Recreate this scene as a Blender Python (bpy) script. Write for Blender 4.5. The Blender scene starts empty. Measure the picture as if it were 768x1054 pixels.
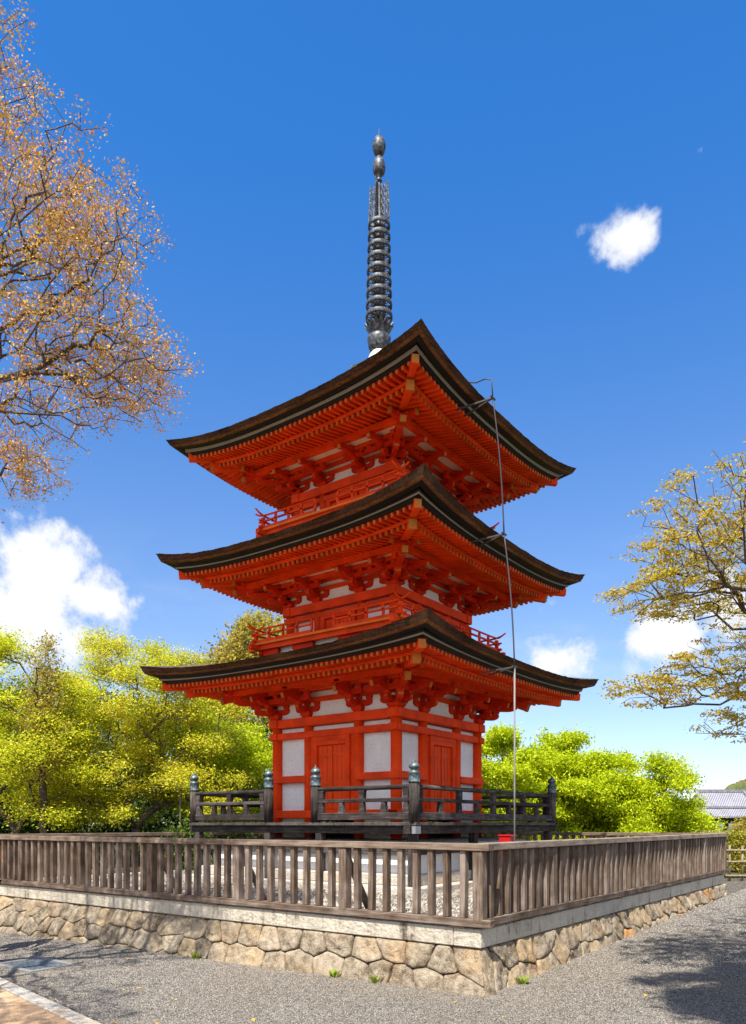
import bpy, math, random
import numpy as np
from mathutils import Vector, Matrix, noise
R = math.radians
random.seed(7); rng = np.random.default_rng(7)
S = bpy.context.scene
COL = S.collection

# ---------------------------------------------------------------- basics
def W(r, f, z=0.0):
    """metres to the right of / ahead of the photographer -> place in the world (pagoda axis = origin)"""
    a, b = r-0.112, f-14.1
    return Vector((.8*a-.6*b, .6*a+.8*b, z))

def link(o):
    COL.objects.link(o); return o
def tag(o, label=None, cat=None, group=None, kind=None):
    if label: o['label'] = label
    if cat: o['category'] = cat
    if group: o['group'] = group
    if kind: o['kind'] = kind
    return o
def empty(name, loc=(0, 0, 0), label=None, cat=None, group=None):
    o = bpy.data.objects.new(name, None); link(o); o.location = loc
    o.empty_display_size = .2
    return tag(o, label, cat, group)
def wloc(o):
    v = Vector(o.location)
    while o.parent: o = o.parent; v += Vector(o.location)
    return v

class MB:
    def __init__(s): s.v = []; s.f = []; s.m = []; s.sm = []; s.T = Matrix.Identity(4)
    def add(s, vs, fs, m, smooth=False):
        b = len(s.v)
        s.v += [tuple(s.T @ Vector(p)) for p in vs]
        s.f += [tuple(b+i for i in f) for f in fs]
        s.m += [m]*len(fs); s.sm += [smooth]*len(fs)
    def box(s, x0, x1, y0, y1, z0, z1, m):
        s.add([(x0,y0,z0),(x1,y0,z0),(x1,y1,z0),(x0,y1,z0),(x0,y0,z1),(x1,y0,z1),(x1,y1,z1),(x0,y1,z1)],
              [(0,3,2,1),(4,5,6,7),(0,1,5,4),(1,2,6,5),(2,3,7,6),(3,0,4,7)], m)
    def beam(s, p0, p1, w, h, m, w1=None, h1=None, dz=0.0):
        """square bar from p0 to p1, w across, h high; dz=-.5 puts the line on its top, +.5 on its bottom"""
        p0, p1 = Vector(p0), Vector(p1); d = (p1-p0).normalized()
        up = Vector((0,0,1)) if abs(d.z) < .95 else Vector((0,1,0))
        sd = d.cross(up).normalized(); u = sd.cross(d).normalized()
        w1 = w if w1 is None else w1; h1 = h if h1 is None else h1
        vs = []
        for p, a, b in ((p0, w, h), (p1, w1, h1)):
            c = p + u*(dz*b)
            vs += [c-sd*a/2-u*b/2, c+sd*a/2-u*b/2, c+sd*a/2+u*b/2, c-sd*a/2+u*b/2]
        s.add(vs, [(0,1,2,3),(7,6,5,4),(0,4,5,1),(1,5,6,2),(2,6,7,3),(3,7,4,0)], m)
    def tube(s, pts, rad, n, m, cap=True, smooth=True):
        pts = [Vector(p) for p in pts]; k = len(pts)
        if not hasattr(rad, '__len__'): rad = [rad]*k
        vs = []; ref = None
        for i, p in enumerate(pts):
            d = (pts[min(i+1,k-1)]-pts[max(i-1,0)]).normalized()
            if ref is None: ref = Vector((0,0,1)) if abs(d.z) < .9 else Vector((1,0,0))
            a = d.cross(ref).normalized(); b = a.cross(d).normalized(); ref = b
            for j in range(n):
                t = 2*math.pi*j/n; vs.append(p+(a*math.cos(t)+b*math.sin(t))*rad[i])
        fs = [(i*n+j, i*n+(j+1)%n, (i+1)*n+(j+1)%n, (i+1)*n+j) for i in range(k-1) for j in range(n)]
        if cap: fs += [tuple(reversed(range(n))), tuple((k-1)*n+j for j in range(n))]
        s.add(vs, fs, m, smooth)
    def lathe(s, c, prof, n, m, smooth=True):
        vs = []
        for r, z in prof:
            for j in range(n):
                t = 2*math.pi*(j+.5)/n; vs.append((c[0]+r*math.cos(t), c[1]+r*math.sin(t), c[2]+z))
        k = len(prof)
        fs = [(i*n+j, i*n+(j+1)%n, (i+1)*n+(j+1)%n, (i+1)*n+j) for i in range(k-1) for j in range(n)]
        fs += [tuple(reversed(range(n))), tuple((k-1)*n+j for j in range(n))]
        s.add(vs, fs, m, smooth)
    def prism(s, poly, x0, x1, m, ax='x'):
        """2D outline extruded: ax='x' -> poly is (y,z) swept in x ; ax='y' -> poly is (x,z) swept in y"""
        n = len(poly)
        if ax == 'x': vs = [(x0,a,b) for a,b in poly]+[(x1,a,b) for a,b in poly]
        else: vs = [(a,x0,b) for a,b in poly]+[(a,x1,b) for a,b in poly]
        fs = [(i,(i+1)%n,n+(i+1)%n,n+i) for i in range(n)]
        fs += [tuple(reversed(range(n))), tuple(n+i for i in range(n))]
        s.add(vs, fs, m)
    def build(s, name, parent=None, at=None, bevel=0, fix=True):
        me = bpy.data.meshes.new(name)
        o = bpy.data.objects.new(name, me); link(o)
        org = wloc(parent) if parent else Vector((0,0,0))
        if at is not None:
            at = Vector(at); o.location = at-org; org = at
        if parent: o.parent = parent
        me.from_pydata([tuple(Vector(p)-org) for p in s.v], [], s.f)
        used = sorted(set(s.m)); 
        for u in used: me.materials.append(M[u])
        me.polygons.foreach_set('material_index', [used.index(u) for u in s.m])
        me.polygons.foreach_set('use_smooth', s.sm)
        me.update()
        if fix:
            import bmesh
            b = bmesh.new(); b.from_mesh(me); bmesh.ops.recalc_face_normals(b, faces=b.faces); b.to_mesh(me); b.free()
        if bevel:
            bv = o.modifiers.new('bevel', 'BEVEL'); bv.width = bevel; bv.segments = 1; bv.limit_method = 'ANGLE'
        return o
def rot4(k): return Matrix.Rotation(k*math.pi/2, 4, 'Z')

# ---------------------------------------------------------------- materials
M = {}
class NT:
    def __init__(s, name, world=False):
        if world: s.t = world.node_tree
        else:
            m = bpy.data.materials.new(name); m.use_nodes = True; s.t = m.node_tree; M[name] = m
        s.t.nodes.clear()
    def n(s, typ, **k):
        nd = s.t.nodes.new(typ)
        for a, b in k.items():
            if a.startswith('i_'):
                key = a[2:]
                key = int(key) if key.isdigit() else key.replace('_', ' ')
                inp = nd.inputs[key]
                if isinstance(b, bpy.types.NodeSocket): s.t.links.new(b, inp)
                else: inp.default_value = b
            else: setattr(nd, a, b)
        return nd
    def L(s, a, b): s.t.links.new(a, b)
    def math(s, op, a, b=0.0, c=0.0, clamp=False):
        return s.n('ShaderNodeMath', operation=op, use_clamp=clamp, i_0=a, i_1=b, i_2=c).outputs[0]
    def vmath(s, op, a, b=(0,0,0)):
        nd = s.n('ShaderNodeVectorMath', operation=op, i_0=a, i_1=b)
        return nd.outputs['Value'] if op in ('DOT_PRODUCT', 'LENGTH') else nd.outputs[0]
    def noise(s, vec, scale, detail=4, rough=.55):
        return s.n('ShaderNodeTexNoise', i_Vector=vec, i_Scale=scale, i_Detail=detail, i_Roughness=rough).outputs['Fac']
    def ramp(s, fac, stops, interp='LINEAR'):
        r = s.n('ShaderNodeValToRGB'); s.L(fac, r.inputs[0]); cr = r.color_ramp; cr.interpolation = interp
        while len(cr.elements) > 1: cr.elements.remove(cr.elements[-1])
        cr.elements[0].position = stops[0][0]; cr.elements[0].color = (*stops[0][1], 1)
        for p, c in stops[1:]:
            e = cr.elements.new(p); e.color = (*c, 1)
        return r.outputs[0]
    def mix(s, fac, a, b, blend='MIX'):
        nd = s.n('ShaderNodeMix', data_type='RGBA', blend_type=blend)
        for i, v in ((0, fac), (6, a), (7, b)):
            if isinstance(v, bpy.types.NodeSocket): s.L(v, nd.inputs[i])
            else: nd.inputs[i].default_value = v if i == 0 else (*v[:3], 1)
        return nd.outputs[2]
    def coord(s, scale=(1,1,1), which='Object'):
        tc = s.n('ShaderNodeTexCoord').outputs[which]
        return s.n('ShaderNodeMapping', i_Vector=tc, i_Scale=scale).outputs[0]
    def bump(s, h, strength=.3, dist=.01):
        return s.n('ShaderNodeBump', i_Height=h, i_Strength=strength, i_Distance=dist).outputs[0]
    def out(s, col, rough=.6, normal=None, metal=0.0, spec=.35):
        b = s.n('ShaderNodeBsdfPrincipled')
        for k, v in (('Base Color', col), ('Roughness', rough), ('Metallic', metal), ('Specular IOR Level', spec)):
            if isinstance(v, bpy.types.NodeSocket): s.L(v, b.inputs[k])
            else: b.inputs[k].default_value = (*v, 1) if k == 'Base Color' else v
        if normal is not None: s.L(normal, b.inputs['Normal'])
        o = s.n('ShaderNodeOutputMaterial'); s.L(b.outputs[0], o.inputs[0]); return b

def paint(name, col, var=.25, rough=.5, dirt=(.25,.05,.03), amount=.25, spec=.3):
    t = NT(name); c = t.coord()
    n1 = t.noise(c, 3.0, 5); n2 = t.noise(c, 26.0, 4)
    lo = tuple(x*(1-var) for x in col); hi = tuple(min(1, x*(1+var*.4)) for x in col)
    k = t.ramp(n1, [(.3, lo), (.7, hi)])
    d = t.ramp(n2, [(.5, (0,0,0)), (.75, (1,1,1))])
    k = t.mix(t.math('MULTIPLY', t.n('ShaderNodeSeparateColor', i_0=d).outputs[0], amount), k, dirt)
    t.out(k, rough, t.bump(n2, .25, .004), spec=spec)
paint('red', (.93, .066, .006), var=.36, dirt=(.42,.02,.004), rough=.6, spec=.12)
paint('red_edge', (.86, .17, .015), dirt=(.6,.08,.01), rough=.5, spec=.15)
paint('red_shaded', (.66, .030, .004), dirt=(.30,.012,.004), rough=.6, spec=.1)  # darker copy of the red: bracket shade put into the colour
paint('red_board', (.60, .026, .004), dirt=(.3,.012,.004), rough=.7, spec=.08)  # shade between rafters put into the soffit colour; also door plank joints
paint('red_door', (.95, .080, .006), dirt=(.55,.04,.012), rough=.55, amount=.35, spec=.12)
paint('gold', (.48, .17, .015), dirt=(.3,.08,.02), rough=.5)
paint('plaster', (.86, .85, .83), var=.09, rough=.85, dirt=(.5,.46,.40), amount=.35, spec=.1)
paint('cream', (.82, .74, .60), var=.1, rough=.85, dirt=(.5,.4,.28), amount=.3, spec=.1)
paint('eave_grey', (.25, .20, .14), var=.15, rough=.7, dirt=(.15,.12,.1), amount=.3)
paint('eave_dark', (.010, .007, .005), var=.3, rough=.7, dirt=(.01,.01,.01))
paint('white_cap', (.75, .74, .70), var=.08, rough=.35, dirt=(.45,.42,.38), amount=.3)
paint('extinguisher_red', (.42, .008, .010), var=.06, rough=.3, dirt=(.3,.01,.01), amount=.2, spec=.5)
paint('iron_frame', (.22,.21,.20), rough=.8)
paint('steel', (.24, .24, .25), var=.1, rough=.4, dirt=(.2,.2,.2))
paint('wire', (.06, .05, .05), var=.1, rough=.5, dirt=(.1,.1,.1))

def bark_roof(name, lo, hi, vertical=False):
    t = NT(name)
    c = t.coord((1.2,1.2,55)); c2 = t.coord((34,34,5)); c3 = t.coord()
    n1 = t.noise(c, 2.0, 6, .7); n2 = t.noise(c2, 1.0, 5, .6); n3 = t.noise(c3, 1.3, 4)
    f = t.math('ADD', t.math('MULTIPLY', n1, .55), t.math('MULTIPLY', n2, .45))
    f = t.math('ADD', f, t.math('MULTIPLY', t.math('SUBTRACT', n3, .5), .5))
    col = t.ramp(f, [(.34, lo), (.50, tuple((a+b)*.42 for a,b in zip(lo,hi))), (.70, hi)])
    t.out(col, .85, t.bump(f, .9, .02), spec=.1)
bark_roof('bark_edge', (.008,.005,.003), (.14,.066,.034))
bark_roof('bark_lip', (.05,.018,.008), (.30,.12,.045))
bark_roof('bark_top', (.05,.035,.025), (.24,.17,.115))

def wood(name, axis, cols, rough=.8):
    sc = {'x': (2.5,42,42), 'y': (42,2.5,42), 'z': (42,42,2.5)}[axis]
    t = NT(name)
    inf = t.n('ShaderNodeObjectInfo')
    off = t.n('ShaderNodeVectorMath', operation='ADD', i_0=t.n('ShaderNodeTexCoord').outputs['Object'],
              i_1=t.vmath('MULTIPLY', inf.outputs['Location'], (1.7,2.3,.9))).outputs[0]
    c = t.n('ShaderNodeMapping', i_Vector=off, i_Scale=sc).outputs[0]
    n1 = t.noise(c, 1.0, 6, .65); n2 = t.noise(off, 5.0, 4)
    f = t.math('ADD', t.math('MULTIPLY', n1, .7), t.math('MULTIPLY', n2, .45))
    f = t.math('ADD', f, t.math('MULTIPLY', t.math('SUBTRACT', inf.outputs['Random'], .5), .16))
    col = t.ramp(f, [(.36, cols[0]), (.55, cols[1]), (.74, cols[2])])
    t.out(col, rough, t.bump(n1, .6, .006), spec=.15)
FW = [(.052,.034,.023), (.14,.098,.070), (.29,.23,.185)]
for a in 'xyz': wood('fence_wood_'+a, a, FW)
FT = [(.085,.055,.038), (.19,.138,.10), (.34,.27,.21)]
for a in 'xy': wood('rail_wood_'+a, a, FT)
DW = [(.014,.010,.009), (.040,.032,.029), (.12,.10,.09)]
for a in 'xyz': wood('veranda_wood_'+a, a, DW)
wood('temple_wood', 'z', [(.015,.012,.014), (.04,.035,.04), (.08,.07,.08)])
wood('bamboo', 'z', [(.16,.12,.07), (.27,.22,.14), (.42,.36,.26)], .6)
wood('bark', 'z', [(.035,.025,.02), (.10,.075,.06), (.22,.18,.145)])

t = NT('bronze'); c = t.coord(); n1 = t.noise(c, 18, 5)
t.out(t.ramp(n1, [(.35,(.03,.032,.038)), (.55,(.095,.10,.11)), (.72,(.26,.26,.26))]), .5, t.bump(n1,.3,.005), metal=.25)
t = NT('green_bronze'); c = t.coord(); n1 = t.noise(c, 22, 5)
t.out(t.ramp(n1, [(.35,(.04,.06,.065)), (.55,(.11,.15,.16)), (.72,(.26,.31,.32))]), .45, t.bump(n1,.3,.004), metal=.35)
t = NT('iron'); c = t.coord(); n1 = t.noise(c, 30, 4)
t.out(t.ramp(n1, [(.35,(.07,.09,.10)), (.7,(.15,.18,.20))]), .6)

# dressed stone kerb, rubble stones, mortar
def stonemat(name, cols, isl=.5, scale=7, streak=0):
    t = NT(name); c = t.coord()
    n1 = t.noise(c, scale, 7, .65); n2 = t.noise(c, scale*9, 4)
    rnd = t.n('ShaderNodeNewGeometry').outputs['Random Per Island']
    f = t.math('ADD', t.math('MULTIPLY', n1, 1-isl*.4), t.math('MULTIPLY', rnd, isl*.4))
    f = t.math('ADD', f, t.math('MULTIPLY', t.math('SUBTRACT', n2, .5), .55))
    if streak:
        s2 = t.noise(t.coord((9,9,.6)), 1.0, 5, .7)
        f = t.math('SUBTRACT', f, t.math('MULTIPLY', t.math('SUBTRACT', s2, .48, clamp=True), streak))
    col = t.ramp(f, cols)
    if isl:
        warm = t.ramp(rnd, [(0,(1,1,1)), (.55,(1.0,.97,.93)), (.72,(1.04,.95,.82)), (.86,(.98,.97,.97)), (.965,(1.15,.72,.42)), (1,(1.12,.9,.7))], 'CONSTANT')
        patch = t.ramp(t.noise(c, 2.4, 3), [(.5,(1,1,1)), (.7,(1.05,.92,.78))])
        col = t.mix(1.0, t.mix(1.0, col, warm, 'MULTIPLY'), patch, 'MULTIPLY')
    t.out(col, .9, t.bump(t.math('ADD', n1, t.math('MULTIPLY', n2, .6)), 1.0, .03), spec=.1)
stonemat('rubble', [(.24,(.05,.038,.026)), (.38,(.20,.155,.105)), (.52,(.36,.295,.21)), (.8,(.54,.465,.35))], isl=.4, scale=10)
stonemat('coping_stone', [(.10,(.12,.095,.07)), (.33,(.42,.37,.29)), (.7,(.58,.53,.43))], isl=.0, scale=3, streak=1.5)
stonemat('kerb_stone', [(.3,(.36,.32,.26)), (.6,(.54,.50,.43)), (.8,(.66,.62,.56))], isl=.25, scale=5)
t = NT('mortar'); c = t.coord(); t.out(t.ramp(t.noise(c, 12, 4), [(.3,(.03,.022,.016)), (.7,(.10,.08,.06))]), .95, spec=.05)

def gravel(name, sc, lo, mid, hi, dirt):
    t = NT(name); c = t.coord()
    v = t.n('ShaderNodeTexVoronoi', i_Vector=c, i_Scale=sc); v2 = t.n('ShaderNodeTexVoronoi', i_Vector=c, i_Scale=sc*.37)
    g = t.n('ShaderNodeSeparateColor', i_0=v.outputs['Color']).outputs
    g2 = t.n('ShaderNodeSeparateColor', i_0=v2.outputs['Color']).outputs
    f = t.math('ADD', t.math('MULTIPLY', g[0], .65), t.math('MULTIPLY', g2[0], .35))
    col = t.ramp(f, [(.12, lo), (.45, mid), (.85, hi)])
    col = t.mix(t.ramp(g[1], [(.0,(0,0,0)), (.75,(.0,.0,.0)), (1,(.55,.55,.55))]), col, tuple(x*y for x, y in zip(mid, (1.15,.9,.66))))
    big = t.noise(c, .45, 5, .6)
    col = t.mix(t.ramp(big, [(.42,(0,0,0)), (.7,(.6,.6,.6))]), col, dirt)
    gap = t.ramp(v.outputs['Distance'], [(.25,(1,1,1)), (.75,(.42,.40,.38))])
    col = t.mix(1.0, col, gap, 'MULTIPLY')
    h = t.math('SUBTRACT', t.math('MULTIPLY', g[2], .6), v.outputs['Distance'])
    t.out(col, .95, t.bump(h, .9, .012), spec=.1)
gravel('gravel', 62, (.06,.053,.045), (.17,.15,.125), (.40,.36,.30), (.15,.125,.095))
gravel('pebbles', 24, (.10,.085,.07), (.26,.235,.20), (.5,.47,.42), (.25,.21,.17))
t = NT('earth_paving'); c = t.coord(); n1 = t.noise(c, 1.6, 5); n2 = t.noise(c, 70, 3)
col = t.ramp(n1, [(.3,(.30,.16,.075)), (.55,(.50,.29,.14)), (.75,(.60,.42,.24))])
t.out(t.mix(.35, col, t.ramp(n2, [(.35,(.12,.08,.05)), (.65,(.75,.6,.42))])), .9, t.bump(n2, .5, .006), spec=.1)

# terrain: gravel near, meadow / scrub away
t = NT('terrain'); c = t.coord()
t.out(t.ramp(t.noise(c, .35, 6), [(.3,(.035,.045,.018)), (.7,(.10,.095,.045))]), .95, t.bump(t.noise(c, 9, 4), .5, .05), spec=.05)
t = NT('woodland'); c = t.coord()
v = t.n('ShaderNodeTexVoronoi', i_Vector=c, i_Scale=.17)
g = t.n('ShaderNodeSeparateColor', i_0=v.outputs['Color']).outputs
col = t.ramp(t.math('ADD', t.math('MULTIPLY', g[0], .8), t.math('MULTIPLY', t.noise(c, .6, 4), .2)),
             [(.1,(.05,.07,.025)), (.35,(.09,.12,.035)), (.6,(.16,.18,.05)), (.75,(.20,.12,.06)), (.95,(.24,.25,.09))])
t.out(t.mix(.5, col, t.ramp(t.noise(c, 1.3, 4), [(.35,(.03,.04,.015)), (.65,(.22,.24,.09))])), .95, t.bump(t.noise(c, 1.2, 4), 1, 1.0), spec=.03)
t = NT('roof_tiles'); c = t.coord()
w = t.n('ShaderNodeTexWave', i_Vector=c, i_Scale=1.1, i_Distortion=.1, bands_direction='X')
col = t.ramp(t.math('ADD', t.math('MULTIPLY', w.outputs['Fac'], .4), t.math('MULTIPLY', t.noise(c, 1.2, 5), .6)), [(.3,(.15,.145,.165)), (.7,(.33,.32,.35))])
t.out(col, .55, t.bump(w.outputs['Fac'], .6, .08))
t = NT('ridge_tiles'); c = t.coord(); t.out(t.ramp(t.noise(c, 3, 4), [(.3,(.12,.12,.13)), (.7,(.26,.26,.28))]), .6)

def leafmat(name, stops, trans=.45, tcol=(1,1,1), rough=.55):
    t = NT(name)
    rnd = t.n('ShaderNodeNewGeometry').outputs['Random Per Island']
    c = t.coord(); big = t.noise(c, .9, 3)
    f = t.math('ADD', t.math('MULTIPLY', rnd, .6), t.math('MULTIPLY', big, .4))
    col = t.ramp(f, stops)
    b = t.n('ShaderNodeBsdfPrincipled', i_Base_Color=col, i_Roughness=rough)
    b.inputs['Specular IOR Level'].default_value = .25
    tr = t.n('ShaderNodeBsdfTranslucent', i_Color=t.mix(1.0, col, tcol, 'MULTIPLY'))
    mx = t.n('ShaderNodeMixShader', i_0=trans, i_1=b.outputs[0], i_2=tr.outputs[0])
    o = t.n('ShaderNodeOutputMaterial', i_0=mx.outputs[0])
leafmat('leaf_cherry', [(.15,(.52,.20,.11)), (.35,(.64,.33,.13)), (.55,(.66,.40,.06)), (.75,(.50,.40,.06)), (.9,(.78,.50,.35))], .3)
leafmat('leaf_sprig', [(.15,(.46,.24,.05)), (.4,(.58,.42,.04)), (.7,(.54,.48,.05)), (.9,(.40,.42,.05))])
leafmat('leaf_maple', [(.15,(.28,.38,.025)), (.4,(.60,.68,.03)), (.68,(.78,.68,.035)), (.9,(.48,.64,.03))])
leafmat('leaf_gold', [(.15,(.30,.38,.03)), (.36,(.70,.64,.04)), (.56,(.52,.64,.035)), (.76,(.84,.64,.045)), (.95,(.84,.46,.06))])
leafmat('leaf_lime', [(.15,(.34,.46,.008)), (.4,(.52,.62,.010)), (.7,(.62,.68,.012)), (.9,(.70,.68,.015))])
leafmat('leaf_olive', [(.15,(.22,.22,.035)), (.4,(.42,.36,.05)), (.7,(.58,.42,.08)), (.9,(.42,.42,.06))])
leafmat('leaf_dark', [(.15,(.012,.028,.008)), (.45,(.03,.06,.012)), (.75,(.07,.11,.02)), (.95,(.16,.19,.04))], .25)
leafmat('leaf_mid', [(.15,(.04,.09,.012)), (.45,(.09,.16,.02)), (.75,(.18,.25,.03)), (.95,(.30,.33,.06))], .35)
leafmat('leaf_hedge', [(.15,(.16,.19,.02)), (.45,(.32,.32,.03)), (.75,(.52,.38,.05)), (.95,(.60,.36,.08))], .35)
leafmat('weed', [(.15,(.18,.28,.02)), (.9,(.40,.46,.05))], .4)
paint('jacket', (.42,.11,.03), rough=.8); paint('trousers', (.012,.012,.016), rough=.8)
paint('skin', (.62,.34,.20), var=.05, rough=.5, dirt=(.5,.25,.15), amount=.1); paint('hair', (.012,.01,.01), rough=.5)
paint('shoe', (.02,.02,.02), rough=.5)

# ---------------------------------------------------------------- ground
def gz(x, y):
    xx = max(-16, min(x, 10)); yy = max(-9, min(y, 12))
    z = .02 + .018*(yy+5) + .0167*(xx-5)
    dr = max(0.0, math.hypot(max(0, x-9, -x-22), max(0, y-13))-0)   # the hillside falls away to the town
    z -= min(3.2, dr*.06)
    return z
def grid(name, xs, ys, fz, mat, fm=None):
    nx, ny = len(xs), len(ys)
    vs = [(x, y, fz(x, y)) for y in ys for x in xs]
    fs = [(j*nx+i, j*nx+i+1, (j+1)*nx+i+1, (j+1)*nx+i) for j in range(ny-1) for i in range(nx-1)]
    mb = MB(); mb.v = vs; mb.f = fs
    mb.m = [mat]*len(fs) if fm is None else [fm((xs[i]+xs[i+1])/2, (ys[j]+ys[j+1])/2) for j in range(ny-1) for i in range(nx-1)]
    mb.sm = [True]*len(fs)
    return mb
axis = sorted(set([round(-24+i*1.0, 2) for i in range(49)] + [-2500,-1200,-600,-300,-160,-90,-60,-40,-30,30,40,60,90,160,300,600,1200,2500]))
def gm(x, y): return 'gravel' if (-8 < x < 22 and -22 < y < 9.3) or (-8 < x < 22 and y < 9.3) else 'terrain'
o = grid('ground', axis, axis, gz, 'gravel', gm).build('ground', fix=False); tag(o, kind='structure')
# earth paved path in the near left corner with its flush kerb
p0, p1 = Vector((-14.0, -7.16+14.3*.2015)), Vector((9.0, -7.16-8.7*.2015))
p0 = Vector((-14, -4.28)); p1 = Vector((9, -8.91))
def ly(x): return p0[1]+(x-p0[0])*(p1[1]-p0[1])/(p1[0]-p0[0])
mb = MB(); xs = [p0[0]+i*(p1[0]-p0[0])/46 for i in range(47)]; nn = 12
vs = []
for x in xs:
    for j in range(nn+1):
        y = ly(x)-.16-j*.55; vs.append((x, y, gz(x, y)+.012))
fs = [(i*(nn+1)+j, (i+1)*(nn+1)+j, (i+1)*(nn+1)+j+1, i*(nn+1)+j+1) for i in range(46) for j in range(nn)]
mb.add(vs, fs, 'earth_paving'); o = mb.build('path'); tag(o, kind='structure')
mb = MB()
for i in range(28):
    xa = -14+i*.8; xb = xa+.79
    mb.beam((xa, ly(xa)-.08, gz(xa, ly(xa))-.02), (xb, ly(xb)-.08, gz(xb, ly(xb))-.02), .15, .09, 'kerb_stone')
o = mb.build('kerb', bevel=.008); tag(o, kind='structure')
# drain cover
dc = W(-4.05, 9.15); dz = gz(dc.x, dc.y)
e = empty('drain_cover', (dc.x, dc.y, dz), 'blue grey iron drain cover in a pale stone frame set in the gravel', 'drain cover')
mb = MB(); a, b = .36, .24
for s in (-1, 1):
    mb.box(dc.x-a-.06, dc.x+a+.06, dc.y+s*b-.03+s*.03, dc.y+s*b+.03+s*.03, dz-.05, dz+.02, 'iron_frame')
    mb.box(dc.x+s*(a+.03)-.03, dc.x+s*(a+.03)+.03, dc.y-b, dc.y+b, dz-.05, dz+.019, 'iron_frame')
mb.build('frame', e, bevel=.004)
mb = MB(); mb.box(dc.x-a, dc.x+a, dc.y-b, dc.y+b, dz-.05, dz+.010, 'iron')
for i in range(7): mb.box(dc.x-a+.04, dc.x+a-.04, dc.y-b+.05+i*.063, dc.y-b+.065+i*.063, dz+.0101, dz+.016, 'iron')
mb.build('plate', e)
# raised gravel yard
mb = MB(); mb.box(-4.7, 4.7, -4.7, 4.7, -.3, .592, 'pebbles'); o = mb.build('gravel_yard'); tag(o, kind='structure')

def pebbles_np(P, size, mat, name, seed):
    r = np.random.default_rng(seed); n = len(P); a = r.uniform(0, 6.283, n); s = size*r.uniform(.6, 1.4, n)
    ca, sa = np.cos(a), np.sin(a); el_ = r.uniform(.7, 1.3, n); h = s*r.uniform(.45, .95, n)
    def pt(x, y, z): return np.stack([P[:,0]+(x*ca-y*sa)*s, P[:,1]+(x*sa+y*ca)*s, P[:,2]+z*h], 1)
    t1, t2 = r.uniform(-.2,.2,n), r.uniform(-.2,.2,n)
    V = np.stack([pt(.5*el_,t1,.15+t2*.4), pt(t2,.5/el_,.2-t1*.4), pt(-.5*el_,-t2,.15-t2*.4), pt(-t1,-.5/el_,.2+t1*.4), pt(t1*.8,t2*.8,.85)], 1).reshape(-1,3)
    i = (np.arange(n)*5)[:,None]; F = np.concatenate([i+np.array([[0,1,4]]), i+np.array([[1,2,4]]), i+np.array([[2,3,4]]), i+np.array([[3,0,4]])], 1).reshape(-1,3)
    o = mesh_np(name, V, F, mat, None); tag(o, kind='stuff'); return o
def pebmat(name, stops):
    t = NT(name); rnd = t.n('ShaderNodeNewGeometry').outputs['Random Per Island']
    c = t.coord(); big = t.noise(c, .5, 4)
    col = t.ramp(rnd, stops)
    t.out(t.mix(t.ramp(big, [(.45,(0,0,0)), (.7,(.35,.35,.35))]), col, (.25,.20,.14)), .85, spec=.15)
pebmat('gravel_chips', [(0,(.045,.04,.036)), (.3,(.12,.11,.10)), (.6,(.20,.182,.157)), (.82,(.29,.262,.222)), (.94,(.42,.39,.34)), (1,(.26,.18,.11))])
pebmat('yard_pebbles', [(0,(.06,.048,.036)), (.3,(.16,.14,.115)), (.7,(.30,.265,.22)), (1,(.52,.48,.42))])

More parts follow.
